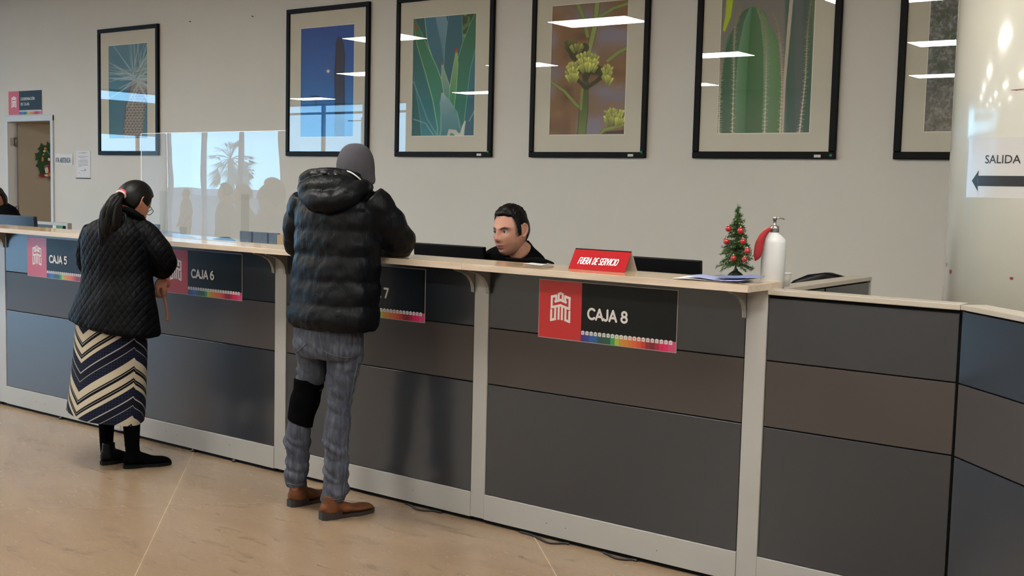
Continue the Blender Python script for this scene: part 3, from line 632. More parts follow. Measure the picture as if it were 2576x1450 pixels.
def art_flower(A):
    n = vnoise(A.x, A.y, 46, 7); n2 = vnoise(A.x, A.y, 22, 9); A.c[:] = (118,90,66)
    A.put(np.clip((n-.35)*2.2, 0, 1), (124,118,132)); A.put(np.clip((n2-.5)*2, 0, 1)*.7, (140,104,64)); A.put(np.clip((n2-.75)*4, 0, 1)*np.clip(n, 0, 1), (112,122,160)); A.put(np.clip((.25-n)*4, 0, 1)*.8, (84,62,48))
    S = (122,136,78); D = (60,66,40); Y = (196,200,110)
    A.stroke([(1388,207,3.5),(1420,230,4.5),(1448,262,5),(1460,272,4)], S, edge=D, ew=.3); A.stroke([(1583,118,4.5),(1555,132,5),(1530,152,5)], S, edge=D)
    A.stroke([(1452,5,6),(1468,45,5),(1478,90,5)], S, edge=D); A.stroke([(1503,0,7),(1498,60,7),(1482,130,6)], (136,148,88), edge=D); A.stroke([(1583,8,4),(1545,20,4.5),(1508,42,5)], S, edge=D)
    A.stroke([(1462,350,11),(1468,280,12),(1474,210,7),(1470,190,6)], (104,120,68), (52,58,36), edge=D); A.stroke([(1461,275,3),(1465,225,3)], S)
    for q in (((1474,222,5),(1452,200,4.5),(1432,190,5)), ((1474,222,5),(1500,205,5),(1520,188,6)), ((1474,200,5),(1488,170,6),(1498,150,7)), ((1474,200,5),(1470,170,6))): A.stroke(list(q), (52,56,38))
    r = random.Random(8)
    def tuft(cx, cy, w, h, n_, dark=0):
        for k in range(n_):
            u = (k+.5)/n_*2-1; x = cx+u*w+r.uniform(-2, 2); y = cy+abs(u)**2*h*.55+r.uniform(-3, 3); l = 17+r.uniform(-3, 4); a = u*.7
            c = np.array(Y)*(1-.55*dark)*r.uniform(.78, 1.1); A.stroke([(x,y,3.1),(x-math.sin(a)*l*.8,y+math.cos(a)*l,2.2)], c, c*.62, edge=c*.7, ew=.3)
    A.stroke([(1430,112,10),(1448,140,14),(1470,120,12)], (50,54,34)); tuft(1438,104,20,16,11,.9); tuft(1452,112,18,10,9,.35)
    A.stroke([(1440,180,10),(1465,172,13),(1500,176,13),(1528,186,9)], (50,56,34))
    for ro in range(3): tuft(1478,134+ro*13,30-ro*3,18,13)
    for ro in range(3): tuft(1440,160+ro*13,18,16,8); tuft(1528,166+ro*12,15,14,7,.1)
    A.stroke([(1505,345,4),(1520,326,4),(1555,318,4.5),(1583,308,4)], (128,136,72), edge=D); A.stroke([(1548,310,8),(1572,300,10)], (40,44,28))
    for ro in range(3): tuft(1545,276+ro*11,28,10,10,.1)
    A.stroke([(1500,352,8),(1530,338,8),(1583,336,10)], (70,56,46))
def art_cactus(A):
    A.c[:] = (112,110,108); A.put(np.clip((A.x-1990)/20, 0, 1), (98,92,94)); A.stroke([(1838,-20,10),(1832,40,8),(1822,75,4)], (160,178,60), edge=(120,140,50))
    A.put(np.clip((A.x-1972-0*(A.y))/8, 0, 1), (62,88,80)); A.put(np.clip((A.x-1996)/6, 0, 1)*.6, (90,92,96)); A.put(np.clip((A.x-2018)/6, 0, 1), (58,88,76)); A.put(np.clip((A.x-2040)/6, 0, 1)*.6, (110,120,90))
    A.stroke([(1992,-10,5),(1984,80,5),(1974,200,4),(1968,345,3)], (176,166,154), edge=(120,112,110))
    A.stroke([(1896,54,36),(1892,120,66),(1888,220,76),(1884,360,76)], (60,110,74), (74,110,66), soft=2)
    d, t, sd, m_ = A.path([(1896,54,36),(1892,120,66),(1888,220,76),(1884,360,76)]); w = np.interp(A.y, [10,54,120,220,360], [10,44,66,76,76]); u = (A.x-np.interp(A.y, [54,360], [1895,1884]))/w
    for a, b, c, c2 in ((-1,-.52,(44,78,62),(62,98,78)), (-.52,-.1,(108,138,118),(60,110,70)), (-.1,.42,(52,92,60),(70,108,76)), (.42,1.05,(118,142,124),(84,122,74))):
        q = np.clip((u-a)/(b-a), 0, 1)[..., None]; A.put(m_*(u >= a)*(u < b)*.85, np.array(c)*(1-q)+np.array(c2)*q)
    A.put(m_*np.clip(1-np.abs(u+.12)/.05, 0, 1)*.7, (36,84,48)); A.put(m_*np.clip((A.y-200)/160, 0, 1)*.25, (72,72,60))
    r = random.Random(3)
    for pts in ([(1872,14),(1852,60),(1847,120),(1846,200),(1842,345)], [(1908,14),(1922,60),(1928,130),(1927,220),(1923,345)], [(1812,70),(1812,200),(1808,345)], [(1945,30),(1962,100),(1968,200),(1962,345)], [(2042,0),(2032,80),(2026,200),(2010,345)]):
        A.stroke([(x, y, 1.6) for x, y in pts], (60,56,50), (196,186,160)); 
        P = cmr(pts, 55)
        for k, (x, y) in enumerate(P):
            g = 120+min(90, y*.3); A.stroke([(x,y,2.1+r.random()),(x+.1,y+.1,1)], (g,g-8,g-28))
            for sg in (-1, 1): A.stroke([(x,y,.7),(x+sg*r.uniform(4,8),y-r.uniform(-4,5),.4)], (g-10,g-18,g-40), soft=1.5)
def art_moss(A):
    a = vnoise(A.x, A.y, 16, 21); b = vnoise(A.x+a*20, A.y, 7, 22); c = vnoise(A.x, A.y+b*12, 3.5, 23)
    A.c[:] = (84,88,88); A.put(np.clip(b*1.6-.5, 0, 1), (132,138,138)); A.put(np.clip(.5-a, 0, 1)*1.5, (58,68,54)); A.put(np.clip(c-.6, 0, 1)*1.5, (172,174,170)); A.put(np.clip((A.y-170)/160, 0, 1)*.35, (112,84,72))
PICS = [(-12.12, art_yucca, 'black framed picture of a spiky yucca trunk, leftmost on the wall', 90, 150),
        (-8.892, art_night, 'black framed picture of a dark cactus column and moon on a blue sky', 110, 170),
        (-7.405, art_agave, 'black framed picture of green agave leaves with red tips', 150, 220),
        (-5.856, art_flower, 'black framed picture of yellow-green agave flower clusters', 180, 240),
        (-4.295, art_cactus, 'black framed picture of a ribbed green cactus with white spines', 200, 260),
        (-2.740, art_moss, 'black framed picture of grey-green mossy growth partly behind the column', 140, 200)]
for (x0, fn, lab, n, m_) in PICS:
    x1 = x0+1.142; zb, zt = 1.767, 3.216; ox0, ox1, oz0, oz1 = x0+.194, x0+.940, 1.951, 3.024; fw = .046 if x0 < -4.4 else .052
    t = thing('framed_picture', ((x0+x1)/2, YW, zb), lab, 'picture', 'framed plant pictures on the back wall'); y = YW
    f = MB().box(x0, x1, y-.034, y-.002, zb, zb+fw).box(x0, x1, y-.034, y-.002, zt-fw, zt).box(x0, x0+fw, y-.034, y-.002, zb+fw, zt-fw).box(x1-fw, x1, y-.034, y-.002, zb+fw, zt-fw)
    f.build('frame', M_black, t, bevel=.006)
    b = MB()
    for a in ((x0+.04, ox0, zb+.04, zt-.04), (ox1, x1-.04, zb+.04, zt-.04), (ox0, ox1, zb+.04, oz0), (ox0, ox1, oz1, zt-.04)): b.box(a[0], a[1], y-.018, y-.014, a[2], a[3])
    b.build('mat_board', M_mat, t)
    e = .006; MB().box(ox0, ox1, y-.017, y-.0135, oz0, oz0+e).box(ox0, ox1, y-.017, y-.0135, oz1-e, oz1).box(ox0, ox0+e, y-.017, y-.0135, oz0, oz1).box(ox1-e, ox1, y-.017, y-.0135, oz0, oz1).build('bevel_edge', M_bevel, t)
    X, Z, PX, PY = gridpx(ox0, ox1, oz0, oz1, n, m_); A = Art(PX, PY); fn(A)
    g = MB(); vs = np.stack([X, np.full_like(X, y-.0125), Z], -1).reshape(-1, 3)
    fs = [(r*n+c, r*n+c+1, (r+1)*n+c+1, (r+1)*n+c) for r in range(m_-1) for c in range(n-1)]
    g.v = [Vector(p) for p in vs]; g.f = fs; g.m = [0]*len(fs); g.sm = [False]*len(fs)
    ob = g.build('print', M_pic, t); c8 = np.clip(A.c.reshape(-1, 3)/255, 0, 1); lc = np.where(c8 <= .04045, c8/12.92, ((c8+.055)/1.055)**2.4); g_ = lc.mean(1, keepdims=True); lc = np.clip((g_+(lc-g_)*1.1)*1.3, 0, .9)
    buf = np.ones((len(vs), 4), np.float32); buf[:, :3] = lc; at_c = ob.data.color_attributes.new('Col', 'FLOAT_COLOR', 'POINT'); at_c.data.foreach_set('color', buf.ravel())
    MB().add([(x0+fw-.003,y-.024,zb+fw-.003),(x1-fw+.003,y-.024,zb+fw-.003),(x1-fw+.003,y-.024,zt-fw+.003),(x0+fw-.003,y-.024,zt-fw+.003)], [(0,1,2,3)]).build('glass', M_gl, t)
    if x0 > -8:
        MB().box(x1-.155, x1-.105, y-.0365, y-.034, zb+.01, zb+.03).build('label_tag', M_tag, t)
        MB().tube([(x1-.03,y-.0365,zb+.045 if x0 < -5 else zb+.025),(x1-.03,y-.034,zb+.045 if x0 < -5 else zb+.025)], .011, 12).build('green_sticker', M_dot, t)

# ================================================================ SCREEN AND THINGS ON OR BEHIND THE WORKTOP
M_acr = glassmat('acrylic', .0006, (.975,.98,.98), 1.9)
A0 = at(357, 590, 1, .106); A1 = Vector((-4.49, .022, 0)); u = Vector((A1.x-A0.x, A1.y-A0.y, 0)); Ln = u.length; u.normalize(); n_ = Vector((u.y, -u.x, 0)); A0 = Vector((A0.x, A0.y, 0))
t = thing('acrylic_screen', A0+u*Ln/2+Vector((0,0,ST)), 'clear acrylic screen on the worktop mirroring the bright windows, between woman and man', 'screen')
def ap(s, z, o=0): return A0+u*s+n_*o+Vector((0,0,z))
MB().add([ap(0,ST+.002), ap(Ln,ST+.002), ap(Ln,1.772), ap(0,1.772)], [(0,1,2,3)]).build('panel', M_acr, t)
M_acre = mat('acrylic_edge', (215,225,225), .2, trans=.0); 
M_fin = glassmat('acrylic_fin', 0, (.93,.94,.94), 1.6)
for s in (.165, .36, .94, 1.05): MB().slab([ap(s,ST+.001,-.012), ap(s+.004,ST+.001,-.012), ap(s+.004,ST+(.26 if s in (.165,.94) else .06),-.012), ap(s,ST+(.26 if s in (.165,.94) else .06),-.012)], n_*-.05).build('support_fin', M_fin, t)
MB().slab([ap(0,1.7715), ap(Ln,1.7715), ap(Ln,1.7735), ap(0,1.7735)], n_*.004).slab([ap(-.001,ST+.002), ap(0,ST+.002), ap(0,1.7735), ap(-.001,1.7735)], n_*.004).build('edge', M_acre, t)
# monitors seen from behind
M_mon = mat('monitor_plastic', (12,12,14), .35, spec=.15); M_monb = vary('monitor_blue_black', (28,36,48), .25, .05, 5)
def monitor(xa, xb, y, zt, lab, tilt=.05, mm=None, h=.33):
    mm = mm or M_mon; t = thing('monitor', ((xa+xb)/2, y, zt-h-.12), lab, 'monitor', 'monitors behind the counter'); s = math.sin(tilt)
    MB().slab([(xa,y+s*h,zt-h),(xb,y+s*h,zt-h),(xb,y,zt),(xa,y,zt)], (0,.028,.0)).build('housing', mm, t, bevel=.005)
    MB().box(xa+.012, xb-.012, y+.029+s*h*.1, y+.03+s*h*.1, zt-h+.015, zt-.06).build('display', mat('display_dark', (20,24,30), .15), t)
    cx = (xa+xb)/2; MB().box(cx-.1, cx+.1, y-.03, y, zt-h*.8, zt-h*.35).build('rear_bulge', mm, t, bevel=.01)
    MB().box(cx-.03, cx+.03, y-.025, y-.005, .77, zt-h*.6).build('stand', mm, t); MB().box(cx-.12, cx+.12, y-.15, y+.06, .762, .774).build('base', mm, t, bevel=.003)
monitor(-4.04, -3.576, .5, 1.213, 'black monitor seen from behind between the man and the clerk', .06)
monitor(-2.80, -2.369, .5, 1.215, 'black monitor seen from behind, right of the red tent sign', .06)
monitor(-8.1, -7.635, .5, 1.222, 'bluish black monitor seen from behind at the left edge of the photo', .1, M_monb)
# desks behind the counter carry the monitors
M_desk = vary('desk_laminate', (190,176,152), .4, .05, 5)
for (x0, x1, lab) in ((-8.40,-5.90,'pale office desk behind CAJA 5'), (-5.80,-4.56,'pale office desk behind CAJA 6'), (-4.44,-3.24,'pale office desk behind CAJA 7'), (-3.13,-1.92,'pale office desk behind CAJA 8')):
    t = thing('desk', ((x0+x1)/2, .45, 0), lab, 'desk', 'desks behind the counter')
    MB().box(x0, x1, .09, .58, .735, .762).build('desktop', M_desk, t, bevel=.002)
    for x in (x0+.05, x1-.08): MB().box(x, x+.03, .15, .52, 0, .735).build('leg', M_metal, t)
def chair(c, yaw, top, lab, w=.24):
    t = thing('office_chair', (c[0], c[1], 0), lab, 'chair', 'black office chairs'); mm = M_mon; R = Matrix.Rotation(yaw, 3, 'Z'); o = Vector((c[0], c[1], 0))
    q = lambda x, y, z: o+R @ Vector((x, y, z))
    MB().rings([[q(w*math.sin(a)*(1-.0*z), .0+.05*math.cos(a)*0+.02+.06*(math.cos(s)), 0) for a in (0,)] for s in (0,)]*1, cap=False) if False else None
    back = MB(); rs_ = []
    for k, z in enumerate([top-.55, top-.5, top-.3, top-.12, top-.05, top-.015, top]):
        ww = w*[.6,.85,1,.93,.7,.42,.08][k]; rs_.append([q(ww*math.sin(a)+0, .25-.035*math.cos(a)-.05*(ww*math.sin(a)/w)**2, z) for a in [2*pi*i/20 for i in range(20)]])
    back.rings(rs_); back.build('backrest', mm, t)
    MB().box(0,0,0,0,0,0) if False else None
    MB().slab([q(-.24,-.24,.44), q(.24,-.24,.44), q(.24,.2,.44), q(-.24,.2,.44)], (0,0,.07)).build('seat', mm, t, bevel=.03)
    MB().tube([q(0,0,.1), q(0,0,.44)], .03, 10).build('column', M_steel, t); MB().tube([q(0,.1,.43), q(0,.27,.5), q(0,.3,top-.3)], .02, 8).build('back_bar', mm, t)
    b = MB(); wl = []
    for k in range(5):
        a = 2*pi*k/5; b.tube([q(0,0,.1), q(.28*math.cos(a),.28*math.sin(a),.07)], [.025,.018], 6)
        MB().ball(q(.28*math.cos(a),.28*math.sin(a),.03), .028, 10).build('caster', mm, t)
    b.build('star_base', mm, t)
chair((-2.2,1.30), 0, 1.125, 'black office chair with rounded back behind the right partition', .25)
chair((-6.62,1.12), math.radians(0), 1.105, 'black office chair with rounded back behind the acrylic screen', .26)
# fabric divider behind CAJA 6
M_blue = vary('divider_fabric', (92,108,128), .85, .1, 30, bs=.3, bscale=400, bd=.001); M_tan = vary('tan_wood', (178,152,112), .5, .1, 10)
t = thing('desk_divider', (-6.35,1.5,0), 'blue grey fabric desk divider seen through the acrylic screen', 'divider')
for (a, b) in ((-6.616,-6.49),(-6.475,-6.32),(-6.305,-6.215)): MB().box(a, b, 1.5, 1.53, .3, 1.147).build('fabric_panel', M_blue, t, bevel=.003)
MB().box(-6.205,-6.13,1.49,1.54,0,1.14).build('wooden_post', M_tan, t); MB().box(-6.12,-6.05,1.5,1.53,.3,1.145).build('fabric_panel', M_blue, t)
MB().box(-6.62,-6.05,1.49,1.54,0,.3).build('lower_board', M_desk, t)
t = thing('desk_divider', (-7.9,2.2,0), 'small blue grey divider behind the woman beside the printer', 'divider')
a = at(350, 562, 1, 2.2); b = at(396, 562, 1, 2.2); MB().box(a.x, b.x, 2.2, 2.23, .2, a.z).build('fabric_panel', M_blue, t); MB().box(a.x, b.x, 2.19, 2.24, 0, .2).build('foot_rail', M_metal, t)
# printer
M_prn = mat('printer_plastic', (138,150,172), .25, coat=.4)
t = thing('printer', (-5.95,.35,.762), 'low blue grey printer with rounded lid behind the woman at CAJA 6', 'printer')
pa = at(382, 577, 1, .35); pb = at(458, 598, 1, .35); xs = (pa.x, pb.x)
rs_ = []
for k in range(13):
    s = k/12; x = xs[0]-.05+(xs[1]-xs[0]+.05)*s; z = pa.z+(pb.z-pa.z)*s**2.2*.9; rs_.append([(x,.22,.80),(x,.22,z-.03),(x,.25,z-.004),(x,.33,z),(x,.45,z-.008),(x,.48,z-.03),(x,.48,.80)])
MB().rings(rs_).build('lid', M_prn, t); MB().box(xs[0]-.06, xs[1]+.01, .2, .5, .762, .80).build('base', M_mon, t, bevel=.005)
MB().box(xs[0]+.0, xs[0]+.05, .215, .22, 1.10, 1.16).build('button_panel', M_mon, t)
# low dark partition in the far left corner with a green label
t = thing('partition', (-11.6,3,0), 'low dark partition with pale rim far behind CAJA 5', 'partition')
a = at(60, 560, 1, 3.0); b = at(174, 562, 1, 3.0); z = b.z
MB().box(a.x-.4, b.x-.03, 2.99, 3.02, .1, z-.03).build('dark_panel', M_taupe, t); MB().box(a.x-.4, b.x, 2.98, 3.03, z-.03, z).box(b.x-.03, b.x, 2.98, 3.03, 0, z-.03).box(a.x-.4,b.x-.03,2.98,3.03,0,.1).build('rim', M_cap, t)
a = at(133, 567, 1, 2.97); b = at(158, 576, 1, 2.97)
t = thing('label_card', ((a.x+b.x)/2, 2.97, b.z), 'small green and white card on the low dark partition', 'card')
MB().box(a.x, a.x+(b.x-a.x)*.33, 2.968, 2.979, b.z-.02, a.z).build('white_end', M_wht, t); MB().box(a.x+(b.x-a.x)*.33, b.x, 2.968, 2.979, b.z-.02, a.z).build('green_end', mat('card_green', (60,110,70), .5), t)

# ---- red tent sign
M_tr = mat('tent_red', (158,27,31), .75, spec=.12)
f1, f2 = at(1431.4, 676.5, 2, ST+.001), at(1583, 686.3, 2, ST+.001)
f2.y = f1.y = -.02; f1.x = -2.703; f2.x = -2.43
h = .082; top = .05; bx = .1
t = thing('tent_sign', ((f1.x+f2.x)/2, 0, ST), 'red folded tent sign reading FUERA DE SERVICIO on the worktop', 'sign')
Fv = [Vector((f1.x,-.028,ST+.001)), Vector((f2.x,-.028,ST+.001)), Vector((f2.x,-.028+top,ST+h)), Vector((f1.x,-.028+top,ST+h))]
nF = (Fv[1]-Fv[0]).cross(Fv[3]-Fv[0]).normalized()
MB().slab(Fv, -nF*.0015).build('front_face', M_tr, t)
Bv = [Vector((f1.x,.072,ST+.001)), Vector((f2.x,.072,ST+.001)), Fv[2]+Vector((0,.002,0)), Fv[3]+Vector((0,.002,0))]
MB().slab(Bv, (0,.0015,.0)).build('back_face', mat('tent_card', (205,200,195), .5), t)
MB().slab([Fv[3]+Vector((0,-.001,-.002)),Fv[2]+Vector((0,-.001,-.002)),Fv[2]+Vector((0,.003,.001)),Fv[3]+Vector((0,.003,.001))], (0,.0,.0015)).build('fold', M_black, t)
Vu = (Fv[3]-Fv[0]).normalized()
strokes('FUERA DE SERVICIO', .033, .11, (Fv[0]+Fv[1])/2+Vu*.024-Vector((.004,0,0)), (1,0,0), Vu, .0006, gap=.13, xs=.46, shear=.16, align='CENTER').build('lettering', M_swhite, t)
# papers
M_bl = vary('blue_paper', (150,158,196), .6, .08, 12); M_bl2 = mat('blue_shade_paper', (110,118,168), .6)
def sheet(cx, cy, w, h, rot, z, amp, mm, lab, name='paper_sheet', group=None, ph=0):
    R = Matrix.Rotation(rot, 3, 'Z'); c = Vector((cx, cy, z)); rs_ = []
    for j in range(11):
        rs_.append([c+R @ Vector((w*(i/16-.5), h*(j/10-.5), amp*(.5+.5*math.sin(i/16*5.5+ph+j*.12)))) for i in range(17)])
    o = MB().rings(rs_, cap=False, closed=False).build(name, mm, loc=c); s = o.modifiers.new('t', 'SOLIDIFY'); s.thickness = .0006; s.offset = 1
    return tag(o, lab, 'paper', group)
sheet(-2.02,-.055,.27,.15,.1,ST+.001,.003,M_paper,'white paper sheet lying under the blue sheets by the small tree')
sheet(-1.985,-.06,.24,.14,-.08,ST+.006,.008,M_bl,'wavy pale blue paper sheet on top of the papers by the small tree', ph=1)
sheet(-1.915,-.045,.17,.11,.25,ST+.017,.007,M_bl2,'darker blue curled paper sheet nearest the worktop end', ph=2.4)
sheet(-2.93,.06,.09,.1,.25,ST+.001,.002,M_paper,'small white paper lying left of the red tent sign')
# black cloth strap behind the worktop
b = [Vector(p) for p in cmr([(-3.13,.105,1.196),(-3.05,.10,1.194),(-2.98,.10,1.198),(-2.93,.10,1.20),(-2.89,.10,1.194),(-2.86,.09,1.19)], 16)]
tag(MB().tube(b, [.004,.008,.009,.008,.008,.010,.013,.015,.014,.011,.010,.009,.008,.007,.006,.004], 10, flat=.7).build('cloth', vary('black_cloth', (8,8,9), .9, .2, 30, spec=.05), loc=b[8]), 'crumpled black cloth beside the clerk, left of the red tent sign', 'cloth')
# ---- little christmas tree
TX = Vector((-1.99,.07,ST)); tk = at(1850, 694, 1, .078); TX = Vector((tk.x,.078,ST))
t = thing('christmas_tree', TX, 'small green tabletop christmas tree on the worktop beside the papers', 'christmas tree')
MB().lathe(TX, [(.042,.0),(.040,.006),(.025,.022),(.010,.032),(.007,.04)], 8, smooth=False).build('base', mat('tree_base_green', (20,34,26), .4), t)
MB().tube([TX+Vector((0,0,.03)), TX+Vector((0,0,.28))], .004, 6).build('stem', M_green, t)
M_ndl = mat('tinsel_green', (40,74,30), .5); M_ndl2 = mat('tinsel_light', (98,120,48), .5)
fo = MB(); rnd = random.Random(12)
levels = [(.060,.072,16),(.078,.062,9),(.092,.062,15),(.112,.058,14),(.132,.053,14),(.150,.047,12),(.168,.042,12),(.186,.036,10),(.205,.031,9),(.224,.024,8),(.242,.017,6),(.258,.011,5),(.27,.007,4)]
for (z, r, n) in levels:
    for k in range(n):
        a = 2*pi*k/n+rnd.uniform(-.25,.25)+z*40; rr = r*rnd.uniform(.85,1.1); d = Vector((math.cos(a), math.sin(a), rnd.uniform(-.15,.25)))
        p0 = TX+Vector((0,0,z+rnd.uniform(-.008,.008))); pts = [p0+d*rr*s+Vector((0,0,-.015*s*s*(r/.06))) for s in (0,.5,1)]
        fo.tube(pts, .0008, 3)
        for q in range(int(60*rr/.05)+10):
            s = rnd.random(); c = p0+d*rr*s+Vector((0,0,-.015*s*s*(r/.06))); dv = Vector((rnd.gauss(0,1), rnd.gauss(0,1), rnd.gauss(0,1))).normalized(); dv = (dv-d*dv.dot(d)*.4+d*.35).normalized(); l = rnd.uniform(.009,.017)
            w = dv.cross(Vector((rnd.random(), rnd.random(), rnd.random()))).normalized()*.0014
            fo.add([c-w, c+w, c+dv*l], [(0,1,2)], 1 if rnd.random() < .3 else 0)
for q in range(40):
    c = TX+Vector((0,0,rnd.uniform(.24,.288))); dv = Vector((rnd.gauss(0,.6), rnd.gauss(0,.6), rnd.gauss(.5,.6))).normalized(); w = dv.cross(Vector((1,.2,.1))).normalized()*.0009; fo.add([c-w, c+w, c+dv*.011], [(0,1,2)], q % 3 == 0)
fo.build('foliage', [M_ndl, M_ndl2], t)
M_bau = mat('bauble_red', (150,22,22), .3, coat=.25); M_capg = mat('bauble_cap', (200,190,150), .3, metal=.7)
e1 = Vector((math.cos(YAW), math.sin(YAW), 0)); e2 = Vector((-math.sin(YAW), math.cos(YAW), 0)); px_m = (at(1900,600,1,.07)-at(1800,600,1,.07)).dot(e1)/100
for (px, py, v, lab) in [(1832,576,-.036,'red bauble at upper left of the small tree'),(1863,581,-.04,'large red bauble at upper right of the small tree'),(1827,608,-.044,'red bauble at middle left of the small tree'),(1869,608,-.042,'red bauble at the centre right of the small tree'),(1880,632,-.045,'red bauble at lower right of the small tree'),(1845,650,-.055,'shiny red bauble at the bottom centre of the small tree'),(1873,653,-.052,'red bauble at the bottom right of the small tree')]:
    c = at(px, py, 1, .07); d = (c-CAM).normalized(); c = c+d*v; r = 8.6*px_m*(1-(.12 if px == 1873 else 0)+(.1 if px == 1863 else 0))
    t = thing('christmas_bauble', c, lab, 'bauble', 'red baubles on the small tree')
    MB().ball(c, r, 20).build('ball', M_bau, t); MB().lathe(c+Vector((0,0,r*.94)), [(r*.25,0),(r*.25,r*.25),(r*.08,r*.3),(r*.05,r*.6)], 10).build('bauble_cap', M_capg, t)
# ---- gel bottle on the return partition
bc = Vector((-1.862,.13,1.1535)); t = thing('pump_bottle', bc, 'tall white translucent pump bottle on the low partition', 'bottle')
M_bot = mat('translucent_plastic', (208,209,208), .35, trans=0, sub=0); P_(M_bot).inputs['Alpha'].default_value = .86
R = .046; MB().lathe(bc, [(R*.9,0),(R,.006),(R,.175),(R*.97,.186),(R*.6,.203),(R*.36,.212),(R*.34,.218)], 36).build('bottle_body', M_bot, t)
MB().lathe(bc+Vector((0,0,.214)), [(.0175,0),(.0175,.022),(.012,.025),(.006,.026),(.006,.048),(.008,.048),(.008,.058),(.003,.06)], 20).build('pump_collar', M_steel, t)
s = bc+Vector((0,0,.268)); MB().tube([s-e1*.005, s+e1*.015, s+e1*.028, s+e1*.036+Vector((0,0,-.004))], [.0035,.003,.0025,.0022], 8).build('pump_spout', M_steel, t)
# red felt hat hung on the pump
hb = bc+Vector((0,0,.222)); cpts = [(0,0,.014),(-.012,.003,.006),(-.03,-.008,.012),(-.048,-.035,.016),(-.057,-.065,.017),(-.062,-.09,.013),(-.066,-.108,.004)]
t = thing('felt_hat', hb, 'red felt hat with pale beaded edge hanging from the pump bottle', 'hat')
ks = [(-.012,.006,.006),(-.026,-.004,.010),(-.042,-.026,.0135),(-.052,-.055,.0165),(-.055,-.082,.017),(-.060,-.104,.012),(-.066,-.118,.002)]
C = cmr(ks, 20); hb = hb-e1*.010-e2*.030; ctr = [hb+e1*c[0]+Vector((0,0,c[1])) for c in C]
MB().tube(ctr, [max(.001, c[2]) for c in C], 14, flat=1.0, flatdir=e1).build('felt', M_red, t)
for o in bpy.data.objects: pass
bd = MB()
for k in range(0, 20): 
    c = C[k]; tt = C[min(k+1,19)]-C[max(k-1,0)]; nn = np.array((-tt[1], tt[0])); nn = nn/np.linalg.norm(nn); sg = -1 if nn[0] > 0 else 1
    bd.ball(hb+e1*(c[0]+sg*nn[0]*c[2])+Vector((0,0,c[1]+sg*nn[1]*c[2])), .0028, 6)
bd.build('beaded_edge', mat('pale_gold_trim', (214,178,110), .5), t)
MB().tube([hb+e2*.016+e1*.004+Vector((0,0,.016)), hb-e1*.012+Vector((0,0,.004))], .002, 6).build('string', M_gold, t)
# cup
cc = Vector((-1.862,.245,1.1535)); t = thing('plastic_cup', cc, 'small white plastic cup with a thin wire stirrer, right of the pump bottle', 'cup')
MB().lathe(cc, [(.0005,.002),(.019,0),(.0235,.036),(.026,.050),(.027,.052),(.0245,.052),(.018,.004),(.0005,.004)], 24).build('cup_body', mat('cup_white', (196,194,190), .4), t)
MB().tube([cc+Vector((0,0,.006))-e1*.008, cc+Vector((0,0,.075))-e1*.018], .0008, 5).build('stirrer', M_steel, t)
# ================================================================ PEOPLE
def skinmat(name, rgb): 
    M = mat(name, rgb, .5, spec=.35, sub=.12); usecol(M); return M
M_skin = skinmat('skin', (150,104,84))
M_hair = vary('black_hair', (9,7,7), .45, .3, 60, spec=.16); M_hairb = vary('brown_hair', (34,22,18), .5, .3, 60, spec=.2)
def hairbump(M):
    bump(M, noisy(M, 90, 3, coords(M, (1,1,.12))), .5, .003)
hairbump(M_hair); hairbump(M_hairb)
def gs(y, z, y0, z0, sy, sz): return math.exp(-((y-y0)/sy)**2-((z-z0)/sz)**2)
def headpt(th, ph, grow=0.0):
    """head surface in its own frame: x forward, y to the person's left, z up; eyes near z = 0"""
    cx, cy, cz = math.cos(ph)*math.cos(th), math.cos(ph)*math.sin(th), math.sin(ph)
    a = .094 if cx > 0 else .102; x, y, z = a*cx, .080*cy, .118*cz
    if z > 0: y *= 1+.03*math.sin(ph*2)
    t = max(0, -z/.118)
    y *= 1-.26*t**1.8
    if z < 0:
        if x > 0: x = x*(1+.12*t)+.030*t*t
        else: x = x*(1-.42*t**1.2)+.030*t*t
    if cx > 0:
        q = sst(.0, .35, cx); d = 0
        d += .021*gs(y, z, 0, -.030, .012, .013)+.012*gs(y, z, 0, -.010, .010, .020)+.006*gs(y, z, 0, .004, .011, .014)
        d += .006*(gs(y, z, .014, -.034, .007, .007)+gs(y, z, -.014, -.034, .007, .007))
        d += .005*gs(y, z, 0, .022, .05, .009)-.010*(gs(y, z, .032, .003, .017, .011)+gs(y, z, -.032, .003, .017, .011))
        d += .004*(gs(y, z, .045, -.025, .018, .02)+gs(y, z, -.045, -.025, .018, .02))
        d += .0075*gs(y, z, 0, -.060, .021, .0052)+.0075*gs(y, z, 0, -.0715, .018, .0055)-.0035*gs(y, z, 0, -.0655, .022, .0020)-.004*gs(y, z, 0, -.082, .02, .006)+.008*gs(y, z, 0, -.097, .02, .013)
        x += d*q
    n = Vector((x, y, z*.6)).normalized(); return Vector((x, y, z))+n*grow
